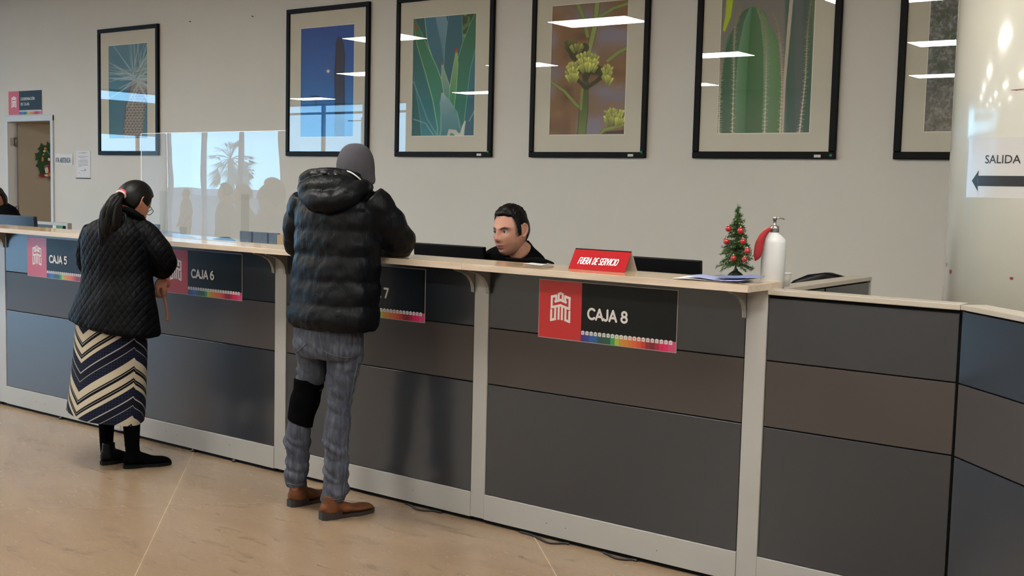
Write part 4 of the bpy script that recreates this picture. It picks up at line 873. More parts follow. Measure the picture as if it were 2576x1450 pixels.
class Head:
    def __init__(s, c, f, pitch=0, roll=0, scale=1.0):
        f = Vector((f.x, f.y, 0)).normalized(); l = Vector((-f.y, f.x, 0)); u = Vector((0,0,1))
        f2 = f*math.cos(pitch)-u*math.sin(pitch); u2 = u*math.cos(pitch)+f*math.sin(pitch)
        l2 = l*math.cos(roll)+u2*math.sin(roll); u3 = u2*math.cos(roll)-l*math.sin(roll)
        s.c = Vector(c); s.M = Matrix((f2, l2, u3)).transposed(); s.k = scale
    def w(s, p): return s.c+s.M @ (Vector(p)*s.k)
    def inv(s, p): return (s.M.transposed() @ (Vector(p)-s.c))/s.k
    def grid(s, fn, n=72, m_=48, th0=0):
        rs_ = [[s.w(fn(th0+2*pi*i/n, -pi/2+pi*(j+.5)/m_)) for i in range(n)] for j in range(m_)]
        return MB().rings(rs_)
    def ears(s):
        out = []
        for sg in (-1, 1):
            b = MB(); rim = [(.004,.072,.026),(-.006,.080,.033),(-.018,.085,.030),(-.024,.087,.014),(-.021,.086,-.004),(-.012,.083,-.020),(-.002,.078,-.028),(.004,.073,-.024)]
            rim = [tuple(c) for c in cmr(rim, 20)]
            b.tube([s.w((x, sg*y, z)) for x, y, z in rim], .0054*s.k, 8)
            b.ball(s.w((-.008, sg*.077, .003)), (.014*s.k,.006*s.k,.026*s.k), 12, rot=s.M)
            out.append(b)
        return out
def skincol(H, base, lip, brow=(30,24,22), stub=None):
    def fn(p):
        q = H.inv(p); c = np.array(base, float)
        if q.length < .2 and q.x > .03:
            c = c*(1-.5*min(1, gs(q.y, q.z, 0, -.065, .021, .008)*1.6))+np.array(lip)*.5*min(1, gs(q.y, q.z, 0, -.065, .021, .008)*1.6)
            k = min(1, gs(q.y, q.z, 0, -.0655, .022, .0018)*1.3)*.6; c = c*(1-k)+np.array((60,30,30))*k
            for sy in (-1, 1):
                k = .35*gs(q.y, q.z, sy*.031, .003, .02, .013); c = c*(1-k)+np.array((90,56,50))*k
                b = gs(q.y, q.z-.06*0, sy*.033, .0235-abs(abs(q.y)-.033)*.25, .0165, .0042); k = min(1, b*1.7)*.92; c = c*(1-k)+np.array(brow)*k
            k = .25*gs(q.y, q.z, 0, -.03, .02, .02); c = c*(1-k)+np.array((150,84,70))*k
            if stub:
                ay = abs(q.y); k = .75*sst(.040,.056,ay)*sst(.054,.036,q.x)*sst(-.034,-.008,q.z)*sst(-.02,.006,q.x); c = c*(1-k)+np.array((34,28,26))*k
                k = stub*(sst(-.045, -.06, q.z)*(1-.5*gs(q.y, q.z, 0, -.066, .022, .012))); c = c*(1-k)+np.array((70,56,54))*k
        return tuple(c)
    return fn
def eyes(H, parent, gaze=(0,0), r=.0112):
    M_ew = mat('eye_white', (205,196,190), .2, coat=.4); M_ei = mat('eye_iris', (34,22,18), .15, coat=.5); M_lid = mat('eyelid_line', (44,28,26), .6)
    for sg in (-1, 1):
        c = Vector((.0722, sg*.031, .003)); e = MB().ball(H.w(c), r*H.k, 20).build('eye', M_ew, parent)
        d = Vector((1, gaze[0], gaze[1])).normalized(); MB().ball(H.w(c+d*r*.58), r*.58*H.k, 14).build('iris', M_ei, e)
        l = MB()
        up = [(c.x+.0125-abs(t)*.0045, c.y+t*.0155, c.z+.0058-t*t*.0052) for t in (-1,-.6,-.2,.2,.6,1)]
        l.tube([H.w(p) for p in up], [.0006,.0016,.002,.002,.0016,.0006], 6); l.build('eyelid', M_lid, parent)
def torus_col(c, R, r, tilt=0): pass
def rpx(B, y, xl, xr, v, ratio, phi, n=36, dy=0, sq=1.0):
    """horizontal body section measured on the board: edges xl..xr, depth ratio, turned by phi; dy tips the right edge down"""
    L_, R_ = B.P(xl, y, v), B.P(xr, y, v); c = (L_+R_)/2; h = (R_-L_).dot(B.e1)/2; w = h/math.sqrt(math.cos(phi)**2+(ratio*math.sin(phi))**2)
    br = B.e1*math.cos(phi)-B.e2*math.sin(phi); bf = B.e1*math.sin(phi)+B.e2*math.cos(phi); pts = []
    for i in range(n):
        a = 2*pi*i/n; ca, sa = math.cos(a), math.sin(a); k = (abs(ca)**(2/sq)*1+abs(sa)**(2/sq))**(-sq/2) if sq != 1 else 1
        o = br*(w*ca*k)+bf*(w*ratio*sa*k); pts.append(c+o+Vector((0,0,-dy*o.dot(B.e1)/max(h, 1e-4))))
    return pts
def body_loft(B, keys, ratio, phi, n=36, m_=40, quilt=None, sq=1.0):
    C = cmr([tuple(k)+((0,) if len(k) == 4 else ()) for k in keys], m_); rs_ = []
    for (y, xl, xr, v, dy) in C:
        b = quilt(y) if quilt else 0
        rs_.append(rpx(B, y, xl-b, xr+b, v, ratio, phi, n, dy, sq))
    return MB().rings(rs_)
def limb(B, keys, n=18, m_=24, quilt=0, nq=4):
    C = cmr(keys, m_); pts = [B.P(c[0], c[1], c[2]) for c in C]; R = [c[3]*(1+quilt*(abs(math.sin(pi*nq*i/(m_-1)))**.6-.6)) for i, c in enumerate(C)]
    return MB().tube(pts, R, n)
def shoe(heel, d, L, hgt, top_r, mats, parent, toe_h=.045, heel_h=.028, wid=1.0, names=('boot','sole'), lean=Vector((0,0,0))):
    """boot: upper, sole with heel block; heel = back of the heel on the floor"""
    d = Vector((d[0], d[1], 0)).normalized(); l = Vector((-d.y, d.x, 0)); h0_ = Vector((heel[0], heel[1], 0)); Wd = lambda s: wid*L*np.interp(s, [0,.05,.2,.45,.7,.88,.97,1], [.06,.10,.125,.115,.165,.135,.075,.02])
    ft = MB(); rs_ = []
    for k in range(22):
        s = k/21; w = Wd(s); z0 = .012+(heel_h-.012)*(1-sst(.22,.45,s)); zt = np.interp(s, [0,.1,.3,.45,.6,.8,.93,1], [hgt*.62,hgt*.72,hgt*.74,hgt*.62,hgt*.47,toe_h*1.1,toe_h*.9,toe_h*.45]); zt = max(zt, z0+.01)
        rs_.append([h0_+d*(L*s)+l*(w*math.cos(a))*(1 if math.sin(a) < 0 else (1-.25*math.sin(a)))+Vector((0,0,z0+(zt-z0)*(.5+.5*math.sin(a)))) for a in [2*pi*i/20 for i in range(20)]])
    ft.rings(rs_); c = h0_+d*(L*.19); sh = MB()
    sh.rings([[c+lean*((z)/hgt)+d*(top_r*rx*math.cos(a))+l*(top_r*.86*rx*math.sin(a))+Vector((0,0,z)) for a in [2*pi*i/24 for i in range(24)]] for z, rx in ((.03,1.05),(.06,1.05),(.09,1.0),(hgt*.9,.98),(hgt,1.0))])
    up = fuse([ft, sh], .006, 3); U_ = up.build(names[0], mats[0], parent)
    so = MB()
    def outline(s0, s1, g): 
        ss = [s0+(s1-s0)*i/14 for i in range(15)]; return [h0_+d*(L*s)+l*(Wd(s)+g) for s in ss]+[h0_+d*(L*s)-l*(Wd(s)+g) for s in reversed(ss)]
    so.slab([p+Vector((0,0,.002)) for p in outline(.3, 1.0, .003)], (0,0,.014)); so.slab([p for p in outline(0.0, .34, .002)], (0,0,heel_h))
    so.build(names[1], mats[1], U_); return U_
def hand(wr, d, palm_n, side, mats, curl=.9, s=1.0, name='hand'):
    """palm, four unequal bent fingers and a side thumb; returns one mesh to weld with the forearm"""
    d = Vector(d).normalized(); n = Vector(palm_n); n = (n-d*n.dot(d)).normalized(); l = d.cross(n)*side; out = []
    pm = MB(); pm.ball(wr+d*.045*s, (.046*s,.040*s,.015*s), 16, rot=Matrix((d, l, n)).transposed()); out.append(pm)
    for k, (off, ln) in enumerate(((.028,.070),(.010,.078),(-.009,.073),(-.027,.058))):
        p = wr+d*.078*s+l*off*s; dd = d.copy(); pts = [wr+d*.05*s+l*off*.8*s, p]
        for q in range(3):
            a = curl*(.55 if q == 0 else .9); ax = dd*math.cos(a)+n*math.sin(a); dd, n2 = ax.normalized(), n; n = (n-dd*n.dot(dd)).normalized(); p = p+dd*ln*s*(.42,.32,.26)[q]; pts.append(p)
        n = Vector(palm_n); n = (n-d*n.dot(d)).normalized(); out.append(MB().tube(pts, [.010*s,.0095*s,.009*s,.008*s,.0068*s], 10))
    p = wr+d*.02*s+l*.03*s; out.append(MB().tube([p, p+(d*.5+l*.8+n*.2).normalized()*.03*s, p+(d*.5+l*.8+n*.2).normalized()*.03*s+(d*.8+n*.6).normalized()*.028*s, p+(d*.5+l*.8+n*.2).normalized()*.03*s+(d*.7+n*.9).normalized()*.05*s], [.012*s,.011*s,.0095*s,.0075*s], 10))
    return out
PHI = YAW      # facing straight at the counter

# ---------------------------------------------------------------- the man in the puffer jacket
B = Board((-3.80, -.36, 0)); root = thing('person', B.b, 'person in black puffer jacket, grey beanie and jeans leaning on the worktop', 'person')
M_puf = mat('puffer_nylon', (6,7,11), .42, spec=.13, sheen=.0); bump(M_puf, noisy(M_puf, 26, 5, coords(M_puf, (1,1,.5)), .6, 1.5), .45, .010)
zpx = lambda y: B.P(850, y).z
def q_man(y):
    seams = [470,520,578,640,703,762,832]
    for a, b in zip(seams[:-1], seams[1:]):
        if a <= y < b: t = (y-a)/(b-a); return 7.0*(abs(math.sin(pi*t))**.55)-5.0
    return 0
torso = body_loft(B, [(452,812,900,.12),(472,782,930,.10),(495,757,952,.07),(530,744,962,.04),(600,742,960,.02),(650,740,957,.01),(703,735,955,0),(745,731,954,-.01),(785,724,953,-.02),(812,726,951,-.02),(826,738,946,-.02)], .66, PHI, 64, 90, q_man, .82)
armL = limb(B, [(775,500,.14,.075),(757,545,.16,.072),(750,590,.20,.070),(757,622,.30,.062),(790,634,.42,.052),(830,634,.5,.045)], 22, 60, .14, 5)
armR = limb(B, [(925,500,-.04,.080),(955,535,-.03,.083),(982,575,.0,.080),(1003,608,.05,.074),(1000,622,.10,.064),(968,630,.19,.055),(925,632,.30,.047),(890,632,.38,.042)], 22, 70, .13, 6)
def d_man(p, n): 
    return .005*fbm(p, 13)+.0035*fbm(p, 30)+.004*(abs(fbm(Vector((p.x,p.y,p.z*.25)), 24))-.2)
jk = fuse([torso, armL, armR], .0075, 2, d_man)
def rest(mb, y0=-.19, y1=.14, z=ST+.003):
    for v in mb.v:
        if v.y > y0 and v.z < z and v.z > z-.09: v.z = z+(v.z-z)*.02
    return mb
rest(jk); J = jk.build('jacket', M_puf, root)
hood = fuse([MB().ball(B.P(838,474,-.045), (.150,.085,.062), 28, rot=Matrix((B.e1, B.e2, Vector((0,0,1)))).transposed()),
             limb(B, [(768,470,.02,.04),(785,498,-.07,.05),(815,510,-.12,.052),(850,506,-.13,.05),(890,488,-.11,.045),(920,466,-.03,.032)], 18, 40, .12, 5),
             limb(B, [(768,462,.04,.035),(772,446,.01,.030),(800,437,-.02,.026),(846,437,-.03,.026),(885,448,-.03,.026),(915,465,-.03,.022),(930,474,.02,.02)], 16, 40, .12, 6),
             limb(B, [(800,455,.05,.05),(850,452,.03,.05),(900,464,.05,.05)], 16, 10)], .0065, 2, lambda p, n: .007*(abs(fbm(p, 9))-.15)+.003*fbm(p, 26))
H_ = hood.build('hood', M_puf, J)
M_camo = mat('hood_grey_patch', (62,62,66), .6)
for (px, py, w, h_) in ((790,436,.018,.009),(814,434,.016,.008),(845,443,.010,.012),(897,468,.040,.008)):
    c = B.P(px, py, -.06 if px < 860 else -.075); MB().ball(c, (w,.008,h_), 12, rot=Matrix((B.e1, B.e2, Vector((0,0,1)))).transposed()).build('grey_patch', M_camo, H_)
limb(B, [(856,428,-.025,.003),(880,433,-.05,.0035),(900,446,-.06,.0035),(914,460,-.05,.003)], 8, 16).build('collar_piping', M_white, J)
M_bea = mat('beanie_knit', (62,60,66), .9); 
C = cmr([(361,890,902,.13),(364,876,914,.13),(374,863,927,.13),(392,853,937,.13),(415,848,941,.125),(438,849,942,.12),(453,856,943,.115),(462,875,940,.11),(468,895,930,.11)], 40); rs_ = []
for k, (y, xl, xr, v) in enumerate(C):
    r0 = rpx(B, y, xl, xr, v, 1.12, PHI, 240); c = sum(r0, Vector())/240; rs_.append([c+(p-c)*(1+.012*math.cos(i*2*pi/240*80)) for i, p in enumerate(r0)])
MB().rings(rs_).build('beanie', M_bea, root)
# the body under the clothes: head, trunk, arms, legs as one skin
Hm = Head(B.P(896,424,.12), B.e1*.35+B.e2*.94, .15, 0, .74)
bd = fuse([Hm.grid(headpt, 48, 32), limb(B, [(890,440,.11,.058),(870,480,.07,.065)], 16, 8), body_loft(B, [(475,800,915,.08),(520,770,935,.04),(620,775,925,.02),(760,765,920,0),(880,770,890,0)], .6, PHI, 28, 24),
           limb(B, [(778,505,.14,.05),(757,590,.20,.045),(790,634,.42,.035),(850,628,.52,.028)], 12, 20), limb(B, [(925,505,-.04,.05),(985,585,.02,.048),(1000,618,.10,.04),(925,630,.30,.034),(870,628,.42,.027)], 12, 20),
           limb(B, [(785,870,.06,.06),(778,960,.075,.05),(762,1040,.09,.042),(750,1120,.098,.035),(745,1235,.11,.028)], 14, 20), limb(B, [(865,870,-.03,.06),(856,960,-.038,.05),(850,1040,-.045,.042),(845,1120,-.05,.036),(842,1250,-.054,.028)], 14, 20)]
          + hand(B.P(850,628,.52), B.e1*.8+B.e2*.5, (0,0,-1), 1, None, .35) + hand(B.P(870,628,.42), -B.e1*.4+B.e2*.8, (0,0,-1), -1, None, .35), .008, 1)
rest(bd, -.19, .3); BD = bd.build('body', M_skin, root); vcol(BD, skincol(Hm, (150,104,84), (130,70,64)))
# jeans
M_jean = mat('grey_blue_denim', (74,80,96), .85)
def jeansmat(M, a, b_, c):
    f = noisy(M, 16, 6, coords(M, (3,3,.6)), .6, .4); g = noisy(M, 220, 2)
    m1 = ramp(M, f, [(.3, lin(a)), (.52, lin(b_)), (.72, lin(c))]); mx = N(M, 'ShaderNodeMixRGB', blend_type='MULTIPLY'); mx.inputs[0].default_value = .35
    L(M, m1, mx.inputs[1]); L(M, ramp(M, g, [(.35, (.6,.6,.62)), (.65, (1,1,1))]), mx.inputs[2]); L(M, mx.outputs[0], P_(M).inputs['Base Color']); bump(M, g, .25, .001)
jeansmat(M_jean, (36,40,52), (58,63,76), (86,88,96))
pel = body_loft(B, [(800,746,910,0),(822,742,915,0),(856,736,915,0),(880,738,914,0),(898,752,908,0)], .70, PHI, 40, 16, None, .9)
legL = body_loft(B, [(868,738,822,.05),(905,747,822,.06),(941,749,821,.07),(965,742,813,.08),(1008,735,799,.085),(1040,728,789,.09),(1060,725,784,.09),(1098,717,782,.095),(1135,720,779,.10),(1172,719,779,.105),(1195,713,775,.11),(1222,719,769,.11)], 1.0, PHI, 32, 60)
legR = body_loft(B, [(868,815,915,-.02),(905,820,912,-.03),(949,821,898,-.035),(986,822,891,-.04),(1023,822,884,-.045),(1055,817,883,-.05),(1079,815,880,-.05),(1117,813,877,-.05),(1154,816,876,-.052),(1190,814,877,-.054),(1217,813,876,-.054),(1240,808,873,-.054),(1260,809,868,-.054)], 1.0, PHI, 32, 60)
def d_jean(p, n):
    z = p.z; k = .020 if (z < .36 or .48 < z < .66) else .009
    return k*(abs(noise.noise(Vector((p.x*7, p.y*7, z*21+p.x*12))))-.22)+.003*fbm(p, 22)
jn_ = fuse([pel, legL, legR], .0065, 2, d_jean); JE = jn_.build('jeans', M_jean, root)
M_st = mat('denim_stitching', (84,84,86), .8)
def stitch(pts, v, nm='pocket_stitching'):
    # laid on the denim surface: march outward until clear of the cloth
    dg = bpy.context.evaluated_depsgraph_get(); o = []
    from mathutils.bvhtree import BVHTree
    bv = stitch.bv
    for (x, y) in cmr([tuple(p) for p in pts], len(pts)*8):
        d = ray(x, y).normalized(); h_ = bv.ray_cast(CAM, d, 20)
        if h_[0] is not None: o.append(h_[0]-d*.0025)
    if len(o) > 3: MB().tube(o, .0016, 5).build(nm, M_st, JE)
from mathutils.bvhtree import BVHTree
stitch.bv = BVHTree.FromPolygons([tuple(v) for v in jn_.v], jn_.f)
for pts in ([(803,832),(806,855),(811,880),(835,893),(862,899),(886,897),(889,870),(891,832)], [(803,832),(845,836),(891,832)], [(789,828),(787,850),(790,862)], [(756,822),(755,845),(760,862)], [(747,885),(760,874),(770,864)], [(820,885),(822,905),(823,925)], [(900,830),(905,880),(890,960),(880,1020)], [(876,1050),(872,1120),(868,1200),(862,1250)], [(812,1252),(835,1258),(862,1254)], [(722,1216),(745,1221),(766,1216)]): stitch(pts, 0)
M_brace = vary('knee_brace_neoprene', (6,6,7), .9, .1, 20, spec=.03)
body_loft(B, [(952,741,817,.08,.0),(956,740,817,.08,.0),(985,738,808,.082,.01),(1008,731,804,.085,.015),(1035,727,792,.09,.02),(1058,724,787,.09,.02),(1064,725,786,.09,.02)], 1.04, PHI, 40, 40).build('knee_brace', M_brace, root)
M_leather = mat('brown_leather', (122,70,36), .6, spec=.25); f_ = noisy(M_leather, 14, 5); L(M_leather, ramp(M_leather, f_, [(.3, lin((58,34,22))), (.6, lin((98,56,30))), (.8, lin((116,74,46)))]), P_(M_leather).inputs['Base Color'])
M_sole = vary('dark_sole', (34,26,24), .6, .1, 12)
hq = at(727,1276,2,0); hr = at(806,1309,2,0)
shoe((hq.x,hq.y), (.12,.98), .275, .116, .043, (M_leather, M_sole), root, wid=.92, heel_h=.034, names=('boot','boot_sole'))
shoe((hr.x,hr.y), (.26,.95), .278, .108, .042, (M_leather, M_sole), root, wid=.92, heel_h=.036, names=('boot','boot_sole'))

# ---------------------------------------------------------------- the woman in the quilted jacket and striped skirt
B = Board((-5.22, -.42, 0)); root = thing('person', B.b, 'person with black ponytail, quilted black jacket and chevron striped skirt at CAJA 6', 'person')
M_quilt = mat('quilted_black', (5,5,7), .6, spec=.08)
def quiltmat(M):
    t = N(M, 'ShaderNodeTexCoord'); s = N(M, 'ShaderNodeSeparateXYZ'); L(M, t.outputs['Object'], s.inputs[0])
    def ma(op, a, b=None, v=None):
        n = N(M, 'ShaderNodeMath', operation=op); L(M, a, n.inputs[0])
        if b is not None: L(M, b, n.inputs[1])
        if v is not None: n.inputs[1].default_value = v
        return n.outputs[0]
    h = ma('MULTIPLY', s.outputs['X'], v=1.0); x = ma('SUBTRACT', ma('MULTIPLY', s.outputs['X'], v=.8), ma('MULTIPLY', s.outputs['Y'], v=-.6)); z = ma('MULTIPLY', s.outputs['Z'], v=.72)
    a = ma('ABSOLUTE', ma('SINE', ma('MULTIPLY', ma('ADD', x, z), v=pi/.036))); b = ma('ABSOLUTE', ma('SINE', ma('MULTIPLY', ma('SUBTRACT', x, z), v=pi/.036)))
    bump(M, ma('POWER', ma('MULTIPLY', a, b), v=.5), .6, .006)
quiltmat(M_quilt)
torso = body_loft(B, [(522,306,350,.02),(532,288,358,.02),(545,260,366,.02),(562,226,374,.01),(585,204,380,.0),(630,198,384,0),(690,201,388,0),(735,192,395,-.01),(775,176,402,-.01,.01),(803,168,407,-.01,.02),(820,167,409,-.01,.028),(827,176,404,-.01,.030)], .62, PHI, 56, 70, None, .85)
armR = limb(B, [(352,575,-.04,.058),(378,600,-.06,.064),(400,633,-.06,.066),(414,660,-.03,.064),(411,674,.02,.056),(404,684,.05,.048)], 20, 40, .05, 4)
armL = limb(B, [(236,575,.10,.055),(222,620,.13,.058),(222,665,.16,.056),(260,680,.26,.05),(310,678,.34,.045)], 18, 30, .05, 4)
lobe = limb(B, [(182,760,.06,.03),(176,800,.06,.032),(176,822,.06,.024)], 12, 10)
jk = fuse([torso, armR, armL], .0065, 2, lambda p, n: .004*fbm(p, 14)+.003*(abs(fbm(Vector((p.x,p.y,p.z*.3)), 26))-.2))
J = jk.build('jacket', M_quilt, root)
limb(B, [(312,527,-.06,.016),(330,532,-.08,.017),(350,545,-.07,.016),(362,556,-.02,.014),(366,560,.04,.012)], 14, 20).build('collar', vary('black_cotton', (6,6,7), .9, .1, 20, spec=.05), J)
# skirt with the chevron print
nS, mS = 96, 80; KS = [(795,190,374,.0,.010),(850,186,374,0,.010),(900,182,374,0,.014),(950,178,373,0,.016),(1000,173,371,0,.018),(1030,169,369,0,.020),(1047,168,366,0,.022)]
C = cmr(KS, mS); rs_ = []
for k, (y, xl, xr, v, dy) in enumerate(C):
    r0 = rpx(B, y, xl, xr, v, .74, PHI, nS, dy, .95); c = sum(r0, Vector())/nS; t = k/(mS-1)
    rs_.append([c+(p-c)*(1+.035*t*math.sin(5*2*pi*i/nS+.8+t)+.03*t*math.exp(-((i/nS-.60)/.018)**2)) for i, p in enumerate(r0)])
sk = MB().rings(rs_, cap=False); SKo = sk.build('skirt', mat('skirt_print', (40,40,60), .9, spec=.15), root); so = SKo.modifiers.new('t', 'SOLIDIFY'); so.thickness = .003
for p_ in SKo.data.polygons: p_.use_smooth = True
at_ = SKo.data.attributes.new('pat', 'FLOAT_VECTOR', 'POINT'); buf = np.zeros((len(sk.v), 3), np.float32)
# the seams run down the skirt: valley near photo column 205, ridge near column 335
o_ = WL[SKo.name]; r_mid = rs_[mS//2]; px_of = lambda p: 1288+F_PX*(p-CAM).dot(RGT)/(p-CAM).dot(FWD)
per = [0]
for i in range(nS): per.append(per[-1]+(r_mid[(i+1) % nS]-r_mid[i]).length)
tot = per[-1]; vis = [i for i in range(nS) if (r_mid[i]-sum(r_mid, Vector())/nS).dot(B.e2) < .02]
iv = min(vis, key=lambda i: abs(px_of(r_mid[i])-201)); ir = min(vis, key=lambda i: abs(px_of(r_mid[i])-335))
sv, sr = per[iv], per[ir]; half = abs(sr-sv)
for k in range(mS):
    for i in range(nS):
        s = abs(per[i]-sv) % (2*half); tri = s if s < half else 2*half-s
        zz = rs_[k][i].z
        buf[k*nS+i] = (per[i], zz, zz-.60*tri)
at_.data.foreach_set('vector', buf.ravel())
M = M_sk = SKo.data.materials[0]; a = N(M, 'ShaderNodeAttribute', attribute_name='pat'); s = N(M, 'ShaderNodeSeparateXYZ'); L(M, a.outputs['Vector'], s.inputs[0])
zr = B.P(335, 843).z-.60*half    # first ridge line of the print
m1 = N(M, 'ShaderNodeMath', operation='SUBTRACT'); m1.inputs[0].default_value = zr+3.0; L(M, s.outputs['Z'], m1.inputs[1])
PER = 142/474; m2 = N(M, 'ShaderNodeMath', operation='DIVIDE'); L(M, m1.outputs[0], m2.inputs[0]); m2.inputs[1].default_value = PER
m2b = N(M, 'ShaderNodeMath', operation='SUBTRACT'); L(M, m2.outputs[0], m2b.inputs[0]); m2b.inputs[1].default_value = (3.0/PER) % 1.0
m3 = N(M, 'ShaderNodeMath', operation='FRACT'); L(M, m2b.outputs[0], m3.inputs[0])
NV, BK, CR_, TX_, LN = lin((16,18,30)), lin((6,6,9)), lin((168,158,140)), lin((13,16,29)), lin((150,147,142))
seq = [(0,LN),(.012,NV),(.145,LN),(.157,TX_),(.325,CR_),(.47,BK),(.50,LN),(.508,BK),(.56,CR_),(.675,BK),(.71,LN),(.718,BK),(.755,CR_),(.825,TX_),(.99,LN)]
base = ramp(M, m3.outputs[0], seq, 'CONSTANT')
ch = N(M, 'ShaderNodeTexChecker'); ch.inputs['Scale'].default_value = 95; ch.inputs['Color1'].default_value = (*lin((25,30,50)), 1); ch.inputs['Color2'].default_value = (*TX_, 1)
cmb = N(M, 'ShaderNodeCombineXYZ'); L(M, s.outputs['X'], cmb.inputs[0]); L(M, s.outputs['Y'], cmb.inputs[1]); rt = N(M, 'ShaderNodeMapping'); rt.inputs['Rotation'].default_value = (0,0,.785); L(M, cmb.outputs[0], rt.inputs[0]); L(M, rt.outputs[0], ch.inputs['Vector'])
msk = ramp(M, m3.outputs[0], [(0,(0,0,0)),(.157,(1,1,1)),(.325,(0,0,0)),(.825,(1,1,1)),(.99,(0,0,0))], 'CONSTANT')
mx = N(M, 'ShaderNodeMixRGB'); L(M, msk, mx.inputs[0]); L(M, base, mx.inputs[1]); L(M, ch.outputs[0], mx.inputs[2]); L(M, mx.outputs[0], P_(M).inputs['Base Color'])
# head, hair, body
Hw = Head(B.P(337,509,.01), B.e1*.55+B.e2*.83, .60, .0, .93)
arm = limb(B, [(352,575,-.04,.045),(400,633,-.06,.048),(410,668,.0,.042),(404,692,.04,.033),(402,700,.045,.028)], 14, 20)
hn = hand(B.P(402,700,.045), Vector((0,0,-1))+B.e1*.12, B.e2*.8-B.e1*.6, 1, None, .75, .86)
legs = [limb(B, [(272,800,.08,.075),(268,950,.09,.052),(268,1060,.10,.042),(268,1130,.10,.033),(270,1160,.08,.03)], 16, 24), limb(B, [(326,800,-.04,.078),(330,950,-.04,.055),(331,1060,-.03,.045),(333,1130,-.03,.036),(340,1162,-.02,.03)], 16, 24)]
bd = fuse([Hw.grid(headpt, 64, 44)]+Hw.ears()+[limb(B, [(330,528,.0,.052),(322,560,-.0,.058)], 16, 8), body_loft(B, [(555,262,352,.02),(620,225,360,0),(760,230,360,0),(850,225,345,0)], .6, PHI, 24, 20), arm]+hn+[limb(B, [(236,575,.10,.04),(222,660,.15,.04),(290,680,.30,.03)], 12, 14)], .0045, 1)
BD = bd.build('body', M_skin, root); vcol(BD, skincol(Hw, (158,106,84), (150,80,72)))
M_tight = vary('black_tights', (5,5,6), .9, .1, 30, spec=.03)
for l_ in legs: 
    l_.v = [v for v in l_.v]; l_.build('tights_leg', M_tight, root)
def hair_w(th, ph):
    q = headpt(th, ph); face = sst(.015, .045, q.x-.015-.55*max(0, q.z-.055)) if q.z < .085 else 0
    nape = sst(-.045, -.075, q.z) if q.x < .03 else 0
    side = sst(.03, -.03, q.z)*sst(-.03, .0, q.x)
    m_ = 1-max(face*(1 if q.z < .075 else .0), nape, side)
    return headpt(th, ph, -.012+.024*m_)
hw = Hw.grid(hair_w, 96, 64); HA = hw.build('hair', M_hair, root)
pt = fuse([limb(B, [(304,490,-.085,.020),(290,508,-.11,.034),(276,538,-.125,.044),(270,575,-.13,.042),(264,605,-.12,.028),(259,636,-.11,.004)], 20, 40), limb(B, [(292,515,-.12,.03),(287,560,-.14,.034),(280,600,-.13,.018),(270,622,-.12,.003)], 14, 30), limb(B, [(280,520,-.10,.02),(262,560,-.11,.022),(252,590,-.11,.004)], 12, 24)], .005, 1, lambda p, n: .0035*math.sin(p.x*260+p.z*20)+.003*fbm(Vector((p.x*3,p.y*3,p.z*.4)), 20))
pt.build('ponytail', M_hair, HA)
rnd = random.Random(9); sd = MB()
for k in range(90):
    u, w = rnd.uniform(-1, 1), rnd.uniform(-1, 0); e_ = rnd.uniform(.75, 1.12)
    K = [(304,490,-.085,1,.018),(290,508,-.11,1,.034),(276,538,-.125,1,.046),(269,575,-.13,1,.044),(263,605*1,-.12,1,.032),(258,640,-.11,1,.010)]
    pts = [B.P(x+u*r*474*.9, 490+(y-490)*e_, v+w*r*1.02*math.sqrt(1-u*u*.9)) for x, y, v, _, r in K]; pts = [Vector(q) for q in cmr([tuple(q) for q in pts], 14)]
    sd.tube(pts, [.0022]*10+[.0018,.0014,.001,.0004], 5)
sd.build('loose_strands', M_hair, HA)
M_scr = mat('pink_scrunchie', (196,70,96), .7); M_scw = mat('cream_scrunchie', (220,190,180), .7)
c = B.P(306,489,-.075); ax = (B.P(300,496,-.1)-B.P(310,484,-.06)).normalized(); a = ax.orthogonal().normalized(); b = ax.cross(a)
for o, mm, R_ in ((0,M_scr,.021),(.008,M_scw,.023),(-.008,M_scr,.022)):
    ring = [c+ax*o+(a*math.cos(2*pi*k/24)+b*math.sin(2*pi*k/24))*R_ for k in range(25)]; MB().tube(ring, .0052, 8).build('scrunchie', mm, HA)
# glasses
M_gf = mat('glasses_frame', (16,16,18), .3)
gl = MB()
for sg in (-1, 1):
    cc_ = [(.103-.010*abs(math.cos(q))*0-.004*(abs(sg*.034+.024*math.cos(q))/.05)**2, sg*.034+.025*math.cos(q), .001+.018*math.sin(q)) for q in [2*pi*k/20 for k in range(21)]]
    gl.tube([Hw.w(p) for p in cc_], .0018, 6); gl.tube([Hw.w(p) for p in ((.098,sg*.059,.008),(.06,sg*.074,.010),(.01,sg*.080,.012),(-.015,sg*.082,.004))], .0018, 6)
gl.tube([Hw.w((.105,-.01,.006)), Hw.w((.108,0,.008)), Hw.w((.105,.01,.006))], .0018, 6); gl.build('glasses', M_gf, root)
hq = at(254,1171,2,0); hr = at(311,1179,2,0)
shoe((hq.x,hq.y), (.16,.98), .225, .115, .034, (mat('glossy_black_leather', (5,5,6), .35, spec=.12), M_gap), root, wid=.95, heel_h=.02, names=('ankle_boot','boot_sole'))
shoe((hr.x,hr.y), (.42,.90), .245, .118, .036, (vary('black_suede', (5,5,6), .95, .1, 30, spec=.02), M_gap), root, wid=.95, heel_h=.018, names=('ankle_boot','boot_sole'))
